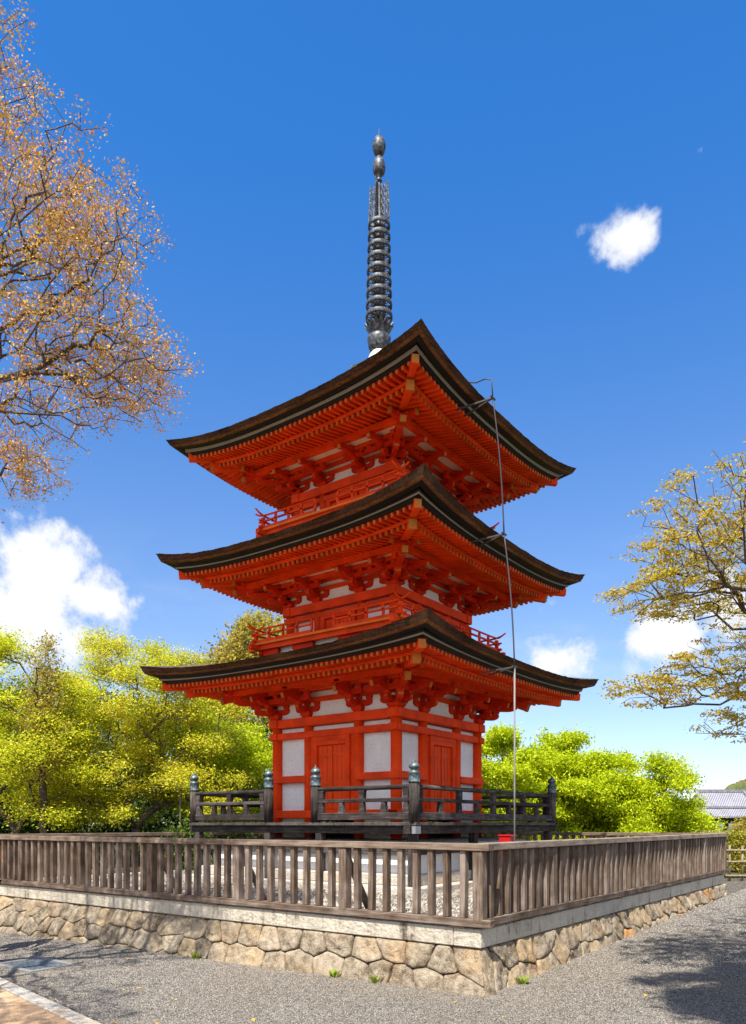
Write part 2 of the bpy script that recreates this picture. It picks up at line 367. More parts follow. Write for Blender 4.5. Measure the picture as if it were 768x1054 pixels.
# ---------------------------------------------------------------- rubble retaining wall
def clip(poly, a, b, c):           # keep a*x+b*y<=c
    out = []
    for i in range(len(poly)):
        p, q = poly[i], poly[(i+1) % len(poly)]
        dp, dq = a*p[0]+b*p[1]-c, a*q[0]+b*q[1]-c
        if dp <= 0: out.append(p)
        if (dp < 0 < dq) or (dq < 0 < dp):
            t = dp/(dp-dq); out.append((p[0]+t*(q[0]-p[0]), p[1]+t*(q[1]-p[1])))
    return out
def rubble_face(mb, k, lod=1):
    rr = random.Random(30+k); u0, u1, v0, v1 = -5.24, 5.24, -.36, .418
    sites = []; talls = []
    for row, v in enumerate((.30, .06, -.17, -.34)):
        u = u0+rr.uniform(.05,.25)
        while u < u1:
            tall = [q for q in talls if abs(q-u) < .21]
            if tall: u = max(tall)+rr.uniform(.21,.3); continue
            if row == 0 and rr.random() < .16: talls.append(u); sites.append((u, .17+rr.uniform(-.03,.03))); u += rr.uniform(.22,.34); continue
            sites.append((u, v+rr.uniform(-.045,.045))); u += rr.uniform(.20,.50)
    T = rot4(k)
    for i, (su, sv) in enumerate(sites):
        poly = [(u0,v0*1.7),(u1,v0*1.7),(u1,v1*1.7),(u0,v1*1.7)]
        for j, (tu, tv) in enumerate(sites):
            if i == j or abs(tu-su) > 1.1: continue
            a, b = tu-su, (tv-sv)*1.7; poly = clip(poly, a, b, (tu*tu+tv*tv*2.89-su*su-sv*sv*2.89)/2)
            if not poly: break
        if not poly or len(poly) < 3: continue
        poly = [(p[0]+rr.uniform(-.004,.004), p[1]/1.7) for p in poly]
        cu = sum(p[0] for p in poly)/len(poly); cv = sum(p[1] for p in poly)/len(poly)
        n = 40 if lod else 14
        L = [math.dist(poly[q], poly[(q+1)%len(poly)]) for q in range(len(poly))]; P = sum(L)
        bd = []
        for q in range(n):
            s = (q+.5)/n*P; w = 0
            while s > L[w] and w < len(L)-1: s -= L[w]; w += 1
            p, r = poly[w], poly[(w+1)%len(poly)]; t = s/max(L[w],1e-6)
            bd.append((p[0]+t*(r[0]-p[0]), p[1]+t*(r[1]-p[1])))
        for _ in range(1): bd = [((bd[q-1][0]+5*bd[q][0]+bd[(q+1)%n][0])/7, (bd[q-1][1]+5*bd[q][1]+bd[(q+1)%n][1])/7) for q in range(n)]
        bulge = rr.uniform(.010,.030); tx, ty = rr.uniform(-.12,.12), rr.uniform(-.12,.12); seed = Vector((i*3.7, k*9.1, 0))
        rings = (1.0, .99, .965, .90, .75, .5, .25) if lod else (1., .95, .7)
        vs = []
        def pt(u, v, h):
            C = 4.93+(.42-v)*.36; return T @ Vector((u*(C+.7*max(h,0))/5.24, -(C+h), v))
        for ri, t in enumerate(rings):
            for (u, v) in bd:
                sh = (1-.005/max(.05, math.hypot(u-cu, v-cv)))
                uu, vv = cu+(u-cu)*t*sh, cv+(v-cv)*t*sh
                h = -.030 if ri == 0 else bulge*(1-t**12)-.006+(uu-cu)*tx+(vv-cv)*ty
                if ri: h += .030*noise.noise(Vector((uu*6, vv*6, 0))+seed)+.014*noise.noise(Vector((uu*19, vv*19, 3))+seed)+.006*noise.noise(Vector((uu*50, vv*50, 3)))
                h = min(h, .09)
                vs.append(pt(uu, vv, h))
        vs.append(pt(cu, cv, bulge+.02*noise.noise(seed)))
        m = len(rings)
        fs = [(a*n+q, a*n+(q+1)%n, (a+1)*n+(q+1)%n, (a+1)*n+q) for a in range(m-1) for q in range(n)]
        fs += [((m-1)*n+q, (m-1)*n+(q+1)%n, m*n) for q in range(n)]
        b = len(mb.v); mb.v += [tuple(p) for p in vs]; mb.f += [tuple(b+x for x in f) for f in fs]
        mb.m += ['rubble']*len(fs); mb.sm += [True]*len(fs)
wall = empty('stone_retaining_wall', (0,0,-.3), 'low retaining wall of tan irregular fitted stones under a pale coping around the pagoda yard', 'wall')
mb = MB()
for k in range(4):
    rubble_face(mb, k, 1 if k < 2 else 0)
    mb.T = rot4(k); mb.prism([(-4.897-.78*.36, -.36), (-4.897, .42), (-4.72, .42), (-4.72, -.36)], -4.89, 4.89, 'mortar')
mb.T = Matrix.Identity(4)
mb.build('stone_face', wall, fix=True)
mb = MB(); rr = random.Random(3)
for k in range(4):
    mb.T = rot4(k); x = -4.95
    while x < 4.62:
        x1 = min(x+rr.uniform(1.3,1.9), 4.65)
        if 4.65-x1 < .5: x1 = 4.65
        mb.box(x+.002, x1-.002, -4.95+rr.uniform(-.003,.003), -4.65, .424, .604, 'coping_stone'); x = x1
    if k % 2 == 0 or True: pass
mb.T = Matrix.Identity(4)
# corner blocks close each run
for sx, sy in ((1,-1),(1,1),(-1,1),(-1,-1)):
    pass
mb.build('coping', wall, bevel=.01)

# weeds at the wall foot
for i, (r_, f_, lab) in enumerate(((.02,7.55,'small green weed at the wall foot left of the corner'), (1.62,7.42,'small green weed at the wall foot right of the corner'),
                            (-.45,7.85,'tiny yellow green weed at the wall foot below the middle of the left wall'), (-2.1,9.3,'small low weed tuft at the far left wall foot'))):
    p = W(r_, f_)
    p.y = -5.13 if p.x < 5.1 and r_ < 1.5 else p.y
    if r_ > 1.5: p.x = 5.13
    z0 = gz(p.x, p.y); mb = MB(); rr = random.Random(i)
    for j in range(26):
        a = rr.uniform(0, 6.28); l = rr.uniform(.03,.09); d = Vector((math.cos(a), math.sin(a), 0)); q = Vector((p.x, p.y, z0))+d*rr.uniform(0,.04)
        sd = Vector((-d.y, d.x, 0))*.012; tip = q+d*l*.7+Vector((0,0,l))
        mid = (q+tip)/2+Vector((0,0,.01))
        mb.add([q-sd*.4, q+sd*.4, mid+sd, tip, mid-sd], [(0,1,2,3,4)], 'weed')
    o = mb.build('weed', at=(p.x, p.y, z0)); tag(o, lab, 'weed', 'weeds growing at the foot of the stone wall')

rr = random.Random(77); fl0 = None
for i in range(26):
    q = W(rr.uniform(-3.2,4.2), rr.uniform(6.0,9.5)) if i else W(2.45,6.85)
    if q.y > -5.35 and q.x < 5.35: continue
    z0 = gz(q.x,q.y)
    if fl0 is None:
        mb = MB(); mb.add([(-.028,0,0),(-.008,-.016,.006),(.03,0,.002),(-.006,.017,.010)], [(0,1,2),(0,2,3)], 'leaf_cherry'); fl0 = mb.build('fallen_leaf', fix=False); o = fl0
    else: o = fl0.copy(); link(o)
    o.location = (q.x,q.y,z0+.006); o.rotation_euler = (rr.uniform(-.3,.3), rr.uniform(-.3,.3), rr.uniform(0,6.28)); o.scale = [rr.uniform(.7,1.3)]*3
    tag(o, 'small dry yellow brown leaf lying on the open gravel', 'leaf', 'fallen leaves scattered on the gravel')

# ---------------------------------------------------------------- fences
def make_fence(k, label, nb=6, ys=1.0):
    """one side of the picket fence, built along local x at y=-5.02 then turned by k quarter turns"""
    T = rot4(k); half = 4.95
    rx, wx = (('rail_wood_x','fence_wood_x'), ('rail_wood_y','fence_wood_y'))[k % 2]
    base = T @ Vector((0, -5.02, .604))
    f = empty('picket_fence', base, label, 'fence', 'weathered picket fences round the pagoda yard')
    mb = MB(); mb.T = T; mb.box(-4.90, 5.06, -5.0-.003*(k%2), -4.88, 1.345+.0021*(k%2), 1.415+.0021*(k%2), rx); mb.build('top_rail', f, bevel=.006)
    mb = MB(); mb.T = T; mb.box(-4.90, 5.07, -4.985-.003*(k%2), -4.885, .622+.0021*(k%2), .700+.0021*(k%2), wx); mb.build('bottom_rail', f, bevel=.006)
    pp = pk = bp = None
    rr = random.Random(k+50)
    def place(proto, name, mk, p, rz=0):
        if proto is None:
            o = mk(name); o.parent = f
        else:
            o = proto.copy(); link(o); o.parent = f
        o.location = Vector(p)-base; o.rotation_euler = (rr.uniform(-.008,.008), rr.uniform(-.01,.01), rz+rr.uniform(-.03,.03)); return o
    def mk_post(n):
        m = MB(); m.box(-.052,.052,-.052,.052,0,.659,'fence_wood_z'); return m.build(n, bevel=.006)
    def mk_pick(n):
        m = MB(); m.box(-.030,.030,-.036,.036,0,.642,'fence_wood_z'); return m.build(n, bevel=.004)
    def mk_brace(n):
        m = MB(); m.beam((0,0,.62),(0,.42,-.02),.06,.05,'fence_wood_z'); return m.build(n)
    n = nb
    for i in range(n):
        x = half-i*2*half/n - (0.0)
        if i == 0: x = 4.935
        p = T @ Vector((x, -4.935, .684))
        o = place(pp, 'post', mk_post, p, k*math.pi/2); pp = pp or o
        if i:
            p = T @ Vector((x-.06, -4.85, .66)); o = place(bp, 'brace', mk_brace, p, k*math.pi/2); bp = bp or o
        xa = half-i*2*half/n
        for j in range(1, 9):
            p = T @ Vector((xa-j*2*half/n/9+rr.uniform(-.006,.006), -4.94, .7025))
            o = place(pk, 'picket', mk_pick, p, k*math.pi/2); pk = pk or o
    for i in range(9):
        x = 4.7-i*1.16; mb = MB(); mb.T = T; mb.box(x-.08, x+.08, -4.965, -4.90, .604, .6225, wx); mb.build('block', f)
    return f
make_fence(0, 'weathered picket fence on the left stone wall, running left from the near corner')
make_fence(1, 'weathered picket fence on the right stone wall, running away from the near corner')
make_fence(2, 'far picket fence behind the pagoda, in front of the lime green maples')
make_fence(3, 'picket fence along the far left side of the yard, before the shrubs')

# ---------------------------------------------------------------- the pagoda
PAG = empty('pagoda', (0,0,.6), 'three storey vermilion pagoda with dark bark roofs and a tall bronze finial', 'pagoda')

mb = MB()
mb.box(-2.5,2.5,-2.5,2.5,.56,.70,'kerb_stone'); mb.box(-2.3,2.3,-2.3,2.3,.70,.86,'kerb_stone')
mb.build('stone_step', PAG, bevel=.015)
mb = MB(); n = 8                                       # rounded white plaster mound
prof = [(2.12,.86),(2.12,1.12),(2.08,1.22),(1.98,1.30),(1.80,1.345),(1.2,1.36)]
vs = [(sx*h, sy*h, z) for h, z in prof for sx, sy in ((1,-1),(1,1),(-1,1),(-1,-1))]
fs = [(i*4+j, i*4+(j+1)%4, (i+1)*4+(j+1)%4, (i+1)*4+j) for i in range(len(prof)-1) for j in range(4)]+[(20,21,22,23)]
mb.add(vs, fs, 'plaster', False); mb.build('plinth', PAG)

# veranda
Q = 2.36; ZD = 1.62
ver = empty('veranda'); ver.parent = PAG; ver.location = (0,0,0)
mb = MB()
for k in range(4):
    mb.T = rot4(k); m = 'veranda_wood_y' if k % 2 == 0 else 'veranda_wood_x'
    x = -Q-.06; 
    while x < Q-.10:
        w = .14
        mb.box(x+.002, x+w-.002, -Q-.07, -1.28, ZD-.045, ZD+rng.uniform(-.004,.004), m); x += w
mb.build('floor', ver, bevel=.003)
mb = MB()
for k in range(4):
    mb.T = rot4(k); m = 'veranda_wood_x' if k % 2 == 0 else 'veranda_wood_y'
    mb.box(-Q-.12+.0*k, Q-.05, -Q+.0, -Q+.11, ZD-.165, ZD-.049, m)
    mb.box(-Q+.2, Q-.2, -1.70, -1.60, ZD-.15, ZD-.05, m)
mb.build('edge_beam', ver, bevel=.006)
for k in range(4):
    for x in (-Q+.06, -.56, .56):
        T = rot4(k); p = T @ Vector((x, -Q+.06, 1))
        mb = MB(); zb = .70
        mb.box(p.x-.06,p.x+.06,p.y-.06,p.y+.06,zb,ZD-.166,'veranda_wood_z'); mb.build('post', ver, at=(p.x,p.y,zb), bevel=.008)
        # pale moulded capital board below beam
        if x < -1:
            d = T @ Vector((-1,-1,0)); d.z = 0; d.normalize()
    mb = MB(); mb.T = T
    mb.beam((-Q+.12,-Q+.06,1.2),(Q-.02,-Q+.06,1.2),.05,.10,'veranda_wood_x' if k%2==0 else 'veranda_wood_y'); mb.build('tie_beam', ver)
mb = MB(); mb.box(Q+.012-.0,Q+.075,-Q-.05-.03,-Q+.055,ZD-.16,ZD-.055,'steel'); mb.build('beam_cap', ver)
def newel(x, y):
    mb = MB(); mb.lathe((x,y,0), [(.078,ZD),(.078,ZD+.57)], 10, 'veranda_wood_z'); o = mb.build('newel_post', ver, at=(x,y,ZD))
    mb = MB(); z = ZD+.565
    mb.lathe((x,y,z), [(.084,0),(.086,.02),(.081,.03),(.081,.12),(.087,.13),(.087,.15),(.06,.165),(.052,.175),(.05,.19),(.072,.205),(.08,.225),(.074,.25),(.05,.275),(.022,.295),(.008,.325),(.001,.34)], 14, 'green_bronze')
    c = mb.build('post_cap', ver, at=(x,y,z)); c.parent = o; c.location = (0,0,.565)
for x, y in ((Q,-Q),(-Q,-Q),(Q,Q),(-Q,Q),(-.51,-Q),(.51,-Q)): newel(x, y)
def rail_run(k, xa, xb, ends=(0,0)):
    T = rot4(k); m = 'veranda_wood_x' if k % 2 == 0 else 'veranda_wood_y'
    mb = MB(); mb.T = T
    mb.box(xa+.07, xb-.07, -Q-.045, -Q+.045, ZD+.035, ZD+.145, m); mb.box(xa+.07, xb-.07, -Q-.03, -Q+.03, ZD+.0, ZD+.034, m) if False else None
    mb.build('bottom_rail', ver, bevel=.006)
    mb = MB(); mb.T = T; mb.box(xa+.07, xb-.07, -Q-.035, -Q+.035, ZD+.30, ZD+.355, m); mb.build('middle_rail', ver, bevel=.006)
    mb = MB(); mb.T = T; mb.tube([(xa+.06,-Q,ZD+.51),(xb-.06,-Q,ZD+.51)], .034, 8, m); mb.build('handrail', ver)
    n = max(4, round((xb-xa)/.58))
    for i in range(n+1):
        mb = MB(); mb.T = T
        x = xa+.13+(xb-xa-.26)*i/n
        mb.prism([(x-.055,ZD+.145),(x+.055,ZD+.145),(x+.032,ZD+.30),(x-.032,ZD+.30)], -Q-.03, -Q+.03, m, 'y')
        if i % 2 == 0:
            mb.prism([(x-.04,ZD+.355),(x+.04,ZD+.355),(x+.05,ZD+.47),(x+.07,ZD+.485),(x-.07,ZD+.485),(x-.05,ZD+.47)], -Q-.035, -Q+.035, m, 'y')
        mb.build('strut', ver)
rail_run(0, -Q, -.51); rail_run(0, .51, Q)
for k in (1, 2, 3): rail_run(k, -Q, Q)

def panel(mb, x0, x1, y, z0, z1, m): mb.box(x0, x1, y, y+.03, z0, z1, m)

# ground storey walls
B1 = 1.315; XI = .555
body = empty('ground_storey'); body.parent = PAG
mb = MB()
for k in range(4):
    mb.T = rot4(k); y = -B1+.03
    mb.box(-B1, B1-.0, y+.0, y+.04, 1.30, 3.45, 'plaster') if False else None
    for a, b in ((-B1,-XI),(XI,B1)):
        panel(mb, a, b, y, 1.72, 3.30, 'plaster')
    panel(mb, -XI, XI, y, 3.0, 3.30, 'plaster'); panel(mb, -XI, XI, y+.06, 1.33, 1.60, 'eave_dark')
    for a, b in ((-B1,-XI),(XI,B1)): panel(mb, a, b, y, 1.33, 1.70, 'cream')
mb.build('plaster_wall', body)
for k in range(4):
    for x in (-B1, -XI, XI):
        p = rot4(k) @ Vector((x, -B1, 0)); r_ = .093 if x == -B1 else .086
        mb = MB(); mb.lathe((p.x,p.y,0), [(r_,1.33),(r_,3.315)], 16, 'red'); mb.build('column', body, at=(p.x,p.y,1.33))
beams = MB()
for k in range(4):
    beams.T = rot4(k); e0 = .005*(k % 2)
    for z0, z1, o_, w, m in ((3.31,3.46,.13,.10,'red'), (3.10,3.215,.12,.085,'red'), (1.70,1.835,.10,.10,'red')):
        beams.box(-B1-o_, B1+o_, -B1-w-e0*.5, -B1+w-.01, z0+e0, z1+e0, m)
    for a, b in ((-B1-.10,-XI+.0),(XI-.0,B1+.10)): beams.box(a, b, -B1-.105-e0*.5, -B1+.03, 2.325+e0, 2.445+e0, 'red')
beams.T = Matrix.Identity(4); beams.build('tie_beam', body, bevel=.008)
def door(k, parent, hw, y, z0, z1, leafw=None):
    T = rot4(k)
    zc = z1-.075
    base = T @ Vector((0, y, z0))
    fr = MB(); fr.T = T
    for s in (-1, 1): fr.box(s*hw-.045, s*hw+.045, y-.05, y+.05, z0, z1, 'red')
    fr.box(-hw+.045, hw-.045, y-.05, y+.05, z1-.07, z1, 'red')
    f = fr.build('door_frame', parent, at=base, bevel=.006)
    for s in (-1, 1):
        d = MB(); d.T = T; x0, x1 = sorted((s*.006, s*(hw-.047)))
        d.box(x0, x1, y+.0, y+.035, z0, z1-.072, 'red_door')
        for zz in (.0, .42, .9):
            if z0+zz+.08 < z1: d.box(x0+.004, x1-.004, y-.012, y-.0005, z0+zz+.02, z0+zz+.075, 'red_door')
        for q in (.33, .66): d.box(x0+(x1-x0)*q-.003, x0+(x1-x0)*q+.003, y-.003, y-.0005, z0+.08, z1-.08, 'red_board')
        if s > 0: d.box(-.016, .016, y-.022, y-.0125, z0+.02, z1-.085, 'red_door')
        o = d.build('door', f)
for k in range(4):
    door(k, body, .36, -B1-.03, 1.836, 3.02)
    mb = MB(); mb.T = rot4(k); y = -B1
    for s in (-1,1): mb.box(*sorted((s*.407, s*.50)), y-.04, y+.03, 1.836, 3.099, 'red')
    mb.box(-.405, .405, y-.075, y+.03, 3.022, 3.099, 'red')
    mb.build('door_post', body)

# ---- roofs
TIERS = [dict(e=3.00, zt=3.46, zE=4.175, Rt=.22, zr=4.005, Rr=.07, b=1.315, a=.20, c2=.05, inn=1.35, xi=.57),
         dict(e=2.80, zt=5.49, zE=6.125, Rt=.27, zr=5.945, Rr=.13, b=1.15, a=.24, c2=.05, inn=1.25, xi=.48),
         dict(e=2.68, zt=7.56, zE=8.16, Rt=.27, zr=7.99, Rr=.19, b=1.04, a=.26, c2=.17, inn=.22, xi=.44)]
PW = 2.7
stuff = MB(); rafter_items = []
def rafter_rows(t, ti):
    e = t['e']; ct = e-.28; cb = e-.57; sp = .104
    n = int(2*(ct-.06)/sp/2)
    for k in range(4):
        T = rot4(k)
        for i in range(-n, n+1):
            x = i*sp; s = abs(x)/ct; dz = t['Rr']*s**PW
            cin = max(e-.72, abs(x)+.02)
            show = k in (0, 1)
            if cin < ct-.02:
                zt_ = t['zr']+dz
                q = MB(); q.T = T
                q.beam((x,-ct,zt_),(x,-cin,zt_+.12*(ct-cin)), .046, .062, 'red', dz=-.5)
                q.beam((x,-ct-.003,zt_-.012),(x,-ct+.006,zt_-.011), .034, .046, 'gold', dz=-.5)
                key = (0 if ti == 0 else 1, 0 if show else 1, abs(x-(ct if k == 0 else -ct)))
                rafter_items.append((key, q))
            cin = max(t['b']+.08, abs(x)+.02)
            if cin < cb-.02:
                s2 = abs(x)/cb; zt_ = t['zr']-.072+t['Rr']*(abs(x)/ct)**PW
                q = MB(); q.T = T
                q.beam((x,-cb,zt_),(x,-cin,zt_+.20*(cb-cin)), .050, .066, 'red', dz=-.5)
                q.beam((x,-cb-.003,zt_-.006),(x,-cb+.006,zt_-.005), .038, .056, 'gold', dz=-.5)
                rafter_items.append(((2, 0 if show else 1, 0), q))
def surf_strip(mb, k, xs_fn, rows, m, n=36, smooth=True):
    """rows: list of functions s-> (c, z) ; builds strip mesh on side k, x = s*c"""
    mb.T = rot4(k); vs = []
    for j in range(n+1):
        s = -1+2*j/n
        for fn in rows:
            c, z = fn(s); vs.append((s*c, -c, z))
    r = len(rows)
    fs = [(j*r+i, (j+1)*r+i, (j+1)*r+i+1, j*r+i+1) for j in range(n) for i in range(r-1)]
    mb.add(vs, fs, m, smooth)
for ti, t in enumerate(TIERS):
    e = t['e']
    roof = empty('roof'); roof.parent = PAG; roof.location = (0,0,t['zE']-.6)
    top = lambda s, dc=0., fz=0.: (e-dc, (t['zE']+t['Rt']*abs(s)**PW)*(1-fz)+(t['zr']+t['Rr']*abs(s)**PW)*fz)
    jz = lambda s: .010*noise.noise(Vector((s*e*7, e*3, 0)))+.006*noise.noise(Vector((s*e*23, e*3, 5)))
    # top skin
    mb = MB()
    cs = np.linspace(0, e-t['inn'], 14)
    def mk(dc):
        def fn(s):
            fade = (1-dc/(e-t['inn']+.6))**2
            return (e-dc, t['zE']+t['Rt']*abs(s)**PW*fade+t['a']*dc+t['c2']*dc*dc+jz(s)*max(0, 1-dc*3))
        return fn
    for k in range(4): surf_strip(mb, k, None, [mk(d) for d in cs], 'bark_top', n=120)
    if ti == 2: mb.T = Matrix.Identity(4)
    mb.build('bark_roof', roof)
    # layered bark edge
    mb = MB(); tip = lambda a, b: (lambda s: (e-a+.035*abs(s)**8, top(s,0,b)[1]+jz(s+b*.1)*(1-b*1.2)))
    for k in range(4):
        surf_strip(mb, k, None, [tip(0,0), tip(.02,.12), tip(.035,.25), tip(.055,.37)], 'bark_edge', n=120)
        surf_strip(mb, k, None, [tip(.055,.37), tip(.065,.44), tip(.10,.49)], 'bark_lip', n=120)
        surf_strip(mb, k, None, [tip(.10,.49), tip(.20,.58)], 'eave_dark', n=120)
    mb.T = Matrix.Identity(4); mb.build('bark_edge', roof, fix=True)
    mb = MB(); tp = lambda a, b: (lambda s: (e-a, top(s,0,b)[1]))
    for k in range(4):
        g0, g1 = (.60,.84) if ti == 2 else (.72,.80)
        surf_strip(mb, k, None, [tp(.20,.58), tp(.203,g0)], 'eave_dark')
        surf_strip(mb, k, None, [tp(.203,g0), tp(.215,g1)], 'eave_grey')
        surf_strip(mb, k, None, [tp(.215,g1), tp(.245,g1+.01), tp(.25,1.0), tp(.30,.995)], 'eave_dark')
    mb.build('eave_board', roof)
    # red soffit boards over the rafters
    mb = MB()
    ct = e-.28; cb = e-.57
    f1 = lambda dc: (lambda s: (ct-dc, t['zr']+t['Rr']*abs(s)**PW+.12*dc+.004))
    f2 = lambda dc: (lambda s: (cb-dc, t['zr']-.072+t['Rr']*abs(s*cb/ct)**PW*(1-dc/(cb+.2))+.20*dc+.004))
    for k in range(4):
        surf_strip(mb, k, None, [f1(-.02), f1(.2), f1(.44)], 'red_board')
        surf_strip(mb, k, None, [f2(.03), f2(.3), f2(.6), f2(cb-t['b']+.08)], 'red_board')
        # fascia (kioi) carrying the flying rafters
        g = lambda a, b_: (lambda s: (cb+a, t['zr']-.072+t['Rr']*abs(s*cb/ct)**PW+b_))
        surf_strip(mb, k, None, [g(-.02,.002), g(.03,.004), g(.03,.050), g(-.03,.054)], 'red')
        h = lambda a, b_: (lambda s: (ct+a, t['zr']+t['Rr']*abs(s)**PW+b_))
        surf_strip(mb, k, None, [h(-.03,-.002+.003), h(.022,.002), h(.022,.022)], 'red')
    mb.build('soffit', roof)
    rafter_rows(t, ti)
    # corner rafters with gilt ends
    for k in range(4):
        T = rot4(k); mb = MB(); mb.T = T
        d = ct+.03; zc = t['zr']+t['Rr']; zcb = t['zr']-.072+t['Rr']*(cb/ct)**PW
        p = lambda c, z: Vector((c, -c, z))
        mb.beam(p(d, zc+.015), p(cb-.12, zc+.015+.06*(d-cb+.12)), .105, .125, 'red', dz=-.5)
        mb.beam(p(d+.004, zc+.010), p(d-.012, zc+.012), .096, .112, 'gold', dz=-.5)
        o = mb.build('corner_rafter', roof, at=T @ p(d, zc))
        mb = MB(); mb.T = T; d2 = cb+.05
        mb.beam(p(d2, zcb+.0), p(t['b']+.05, zcb+.14*(d2-t['b'])), .115, .14, 'red', dz=-.5)
        mb.beam(p(d2+.004, zcb+.0015), p(d2-.025, zcb+.006), .119, .144, 'gold', dz=-.5)
        mb.build('corner_rafter', roof, at=T @ p(d2, zcb))
rafter_items.sort(key=lambda q: q[0])
raf = empty('eaves'); raf.parent = PAG
for i, (key, q) in enumerate(rafter_items):
    if i < 100: q.build('rafter', raf)
    else: stuff.v += q.v and [] ; 
for key, q in rafter_items[100:]:
    b = len(stuff.v); stuff.v += q.v; stuff.f += [tuple(b+x for x in f) for f in q.f]; stuff.m += q.m; stuff.sm += q.sm
o = stuff.build('rafters', raf); o['kind'] = 'stuff'

# ---- brackets
def arm_poly(half, h, lift=.0):
    """boat-shaped bracket arm outline in (x,z), bottom corners curved"""
    pts = [(-half, h)]
    for i in range(5):
        a = math.pi/2*i/4; pts.append((-half+half*.38*(1-math.cos(a)), h*.55*(1-math.sin(a))))
    pts += [(half-half*.38*(1-math.cos(math.pi/2*i/4)), h*.55*(1-math.sin(math.pi/2*i/4))) for i in range(4, -1, -1)]
    return pts+[(half, h)]
def block(mb, x, y, z, w, h, m='red_shaded'):
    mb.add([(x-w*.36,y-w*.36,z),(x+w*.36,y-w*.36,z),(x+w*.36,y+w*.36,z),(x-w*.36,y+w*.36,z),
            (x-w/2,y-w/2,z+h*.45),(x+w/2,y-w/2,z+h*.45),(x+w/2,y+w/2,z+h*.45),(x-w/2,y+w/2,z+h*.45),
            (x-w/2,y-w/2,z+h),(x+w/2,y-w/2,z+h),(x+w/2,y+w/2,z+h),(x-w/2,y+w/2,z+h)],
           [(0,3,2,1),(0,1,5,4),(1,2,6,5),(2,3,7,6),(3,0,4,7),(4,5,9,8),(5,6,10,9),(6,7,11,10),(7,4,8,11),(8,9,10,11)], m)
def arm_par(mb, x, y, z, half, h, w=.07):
    mb.prism([(x+a, z+b) for a, b in arm_poly(half, h)], y-w/2, y+w/2, 'red_shaded', 'y')
def arm_out(mb, x, y0, y1, z, h, w=.075, gold=False):
    """arm reaching outwards (to -y) with a curved lower end"""
    L = y0-y1; pts = [(y0, z), (y0, z+h), (y1, z+h)]
    for i in range(5):
        a = math.pi/2*i/4; pts.append((y1+L*.30*(1-math.cos(a)), z+h*.6*(1-math.sin(a))))
    mb.prism(pts, x-w/2, x+w/2, 'red_shaded', 'x')
    mb.box(x-w/2+.008, x+w/2-.008, y1-.003, y1+.006, z+h*.66, z+h-.008, 'gold')
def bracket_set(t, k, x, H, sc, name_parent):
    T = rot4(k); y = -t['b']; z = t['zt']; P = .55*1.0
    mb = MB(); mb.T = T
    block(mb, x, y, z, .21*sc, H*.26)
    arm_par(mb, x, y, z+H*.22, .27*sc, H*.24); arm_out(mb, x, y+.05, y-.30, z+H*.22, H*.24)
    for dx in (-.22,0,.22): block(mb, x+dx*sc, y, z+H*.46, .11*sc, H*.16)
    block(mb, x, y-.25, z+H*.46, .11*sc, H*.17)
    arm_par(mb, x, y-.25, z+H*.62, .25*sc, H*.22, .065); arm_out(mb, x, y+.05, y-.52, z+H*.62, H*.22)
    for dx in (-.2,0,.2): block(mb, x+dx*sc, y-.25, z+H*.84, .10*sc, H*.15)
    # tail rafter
    mb.beam((x, y-.66, z+H*.74), (x, y+.05, z+H*1.42), .07, H*.24, 'red_shaded')
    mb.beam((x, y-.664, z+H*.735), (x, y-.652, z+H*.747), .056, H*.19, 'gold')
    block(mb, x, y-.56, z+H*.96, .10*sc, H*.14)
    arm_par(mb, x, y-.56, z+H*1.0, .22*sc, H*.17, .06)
    return mb.build('bracket', name_parent, at=T @ Vector((x, y, z)))
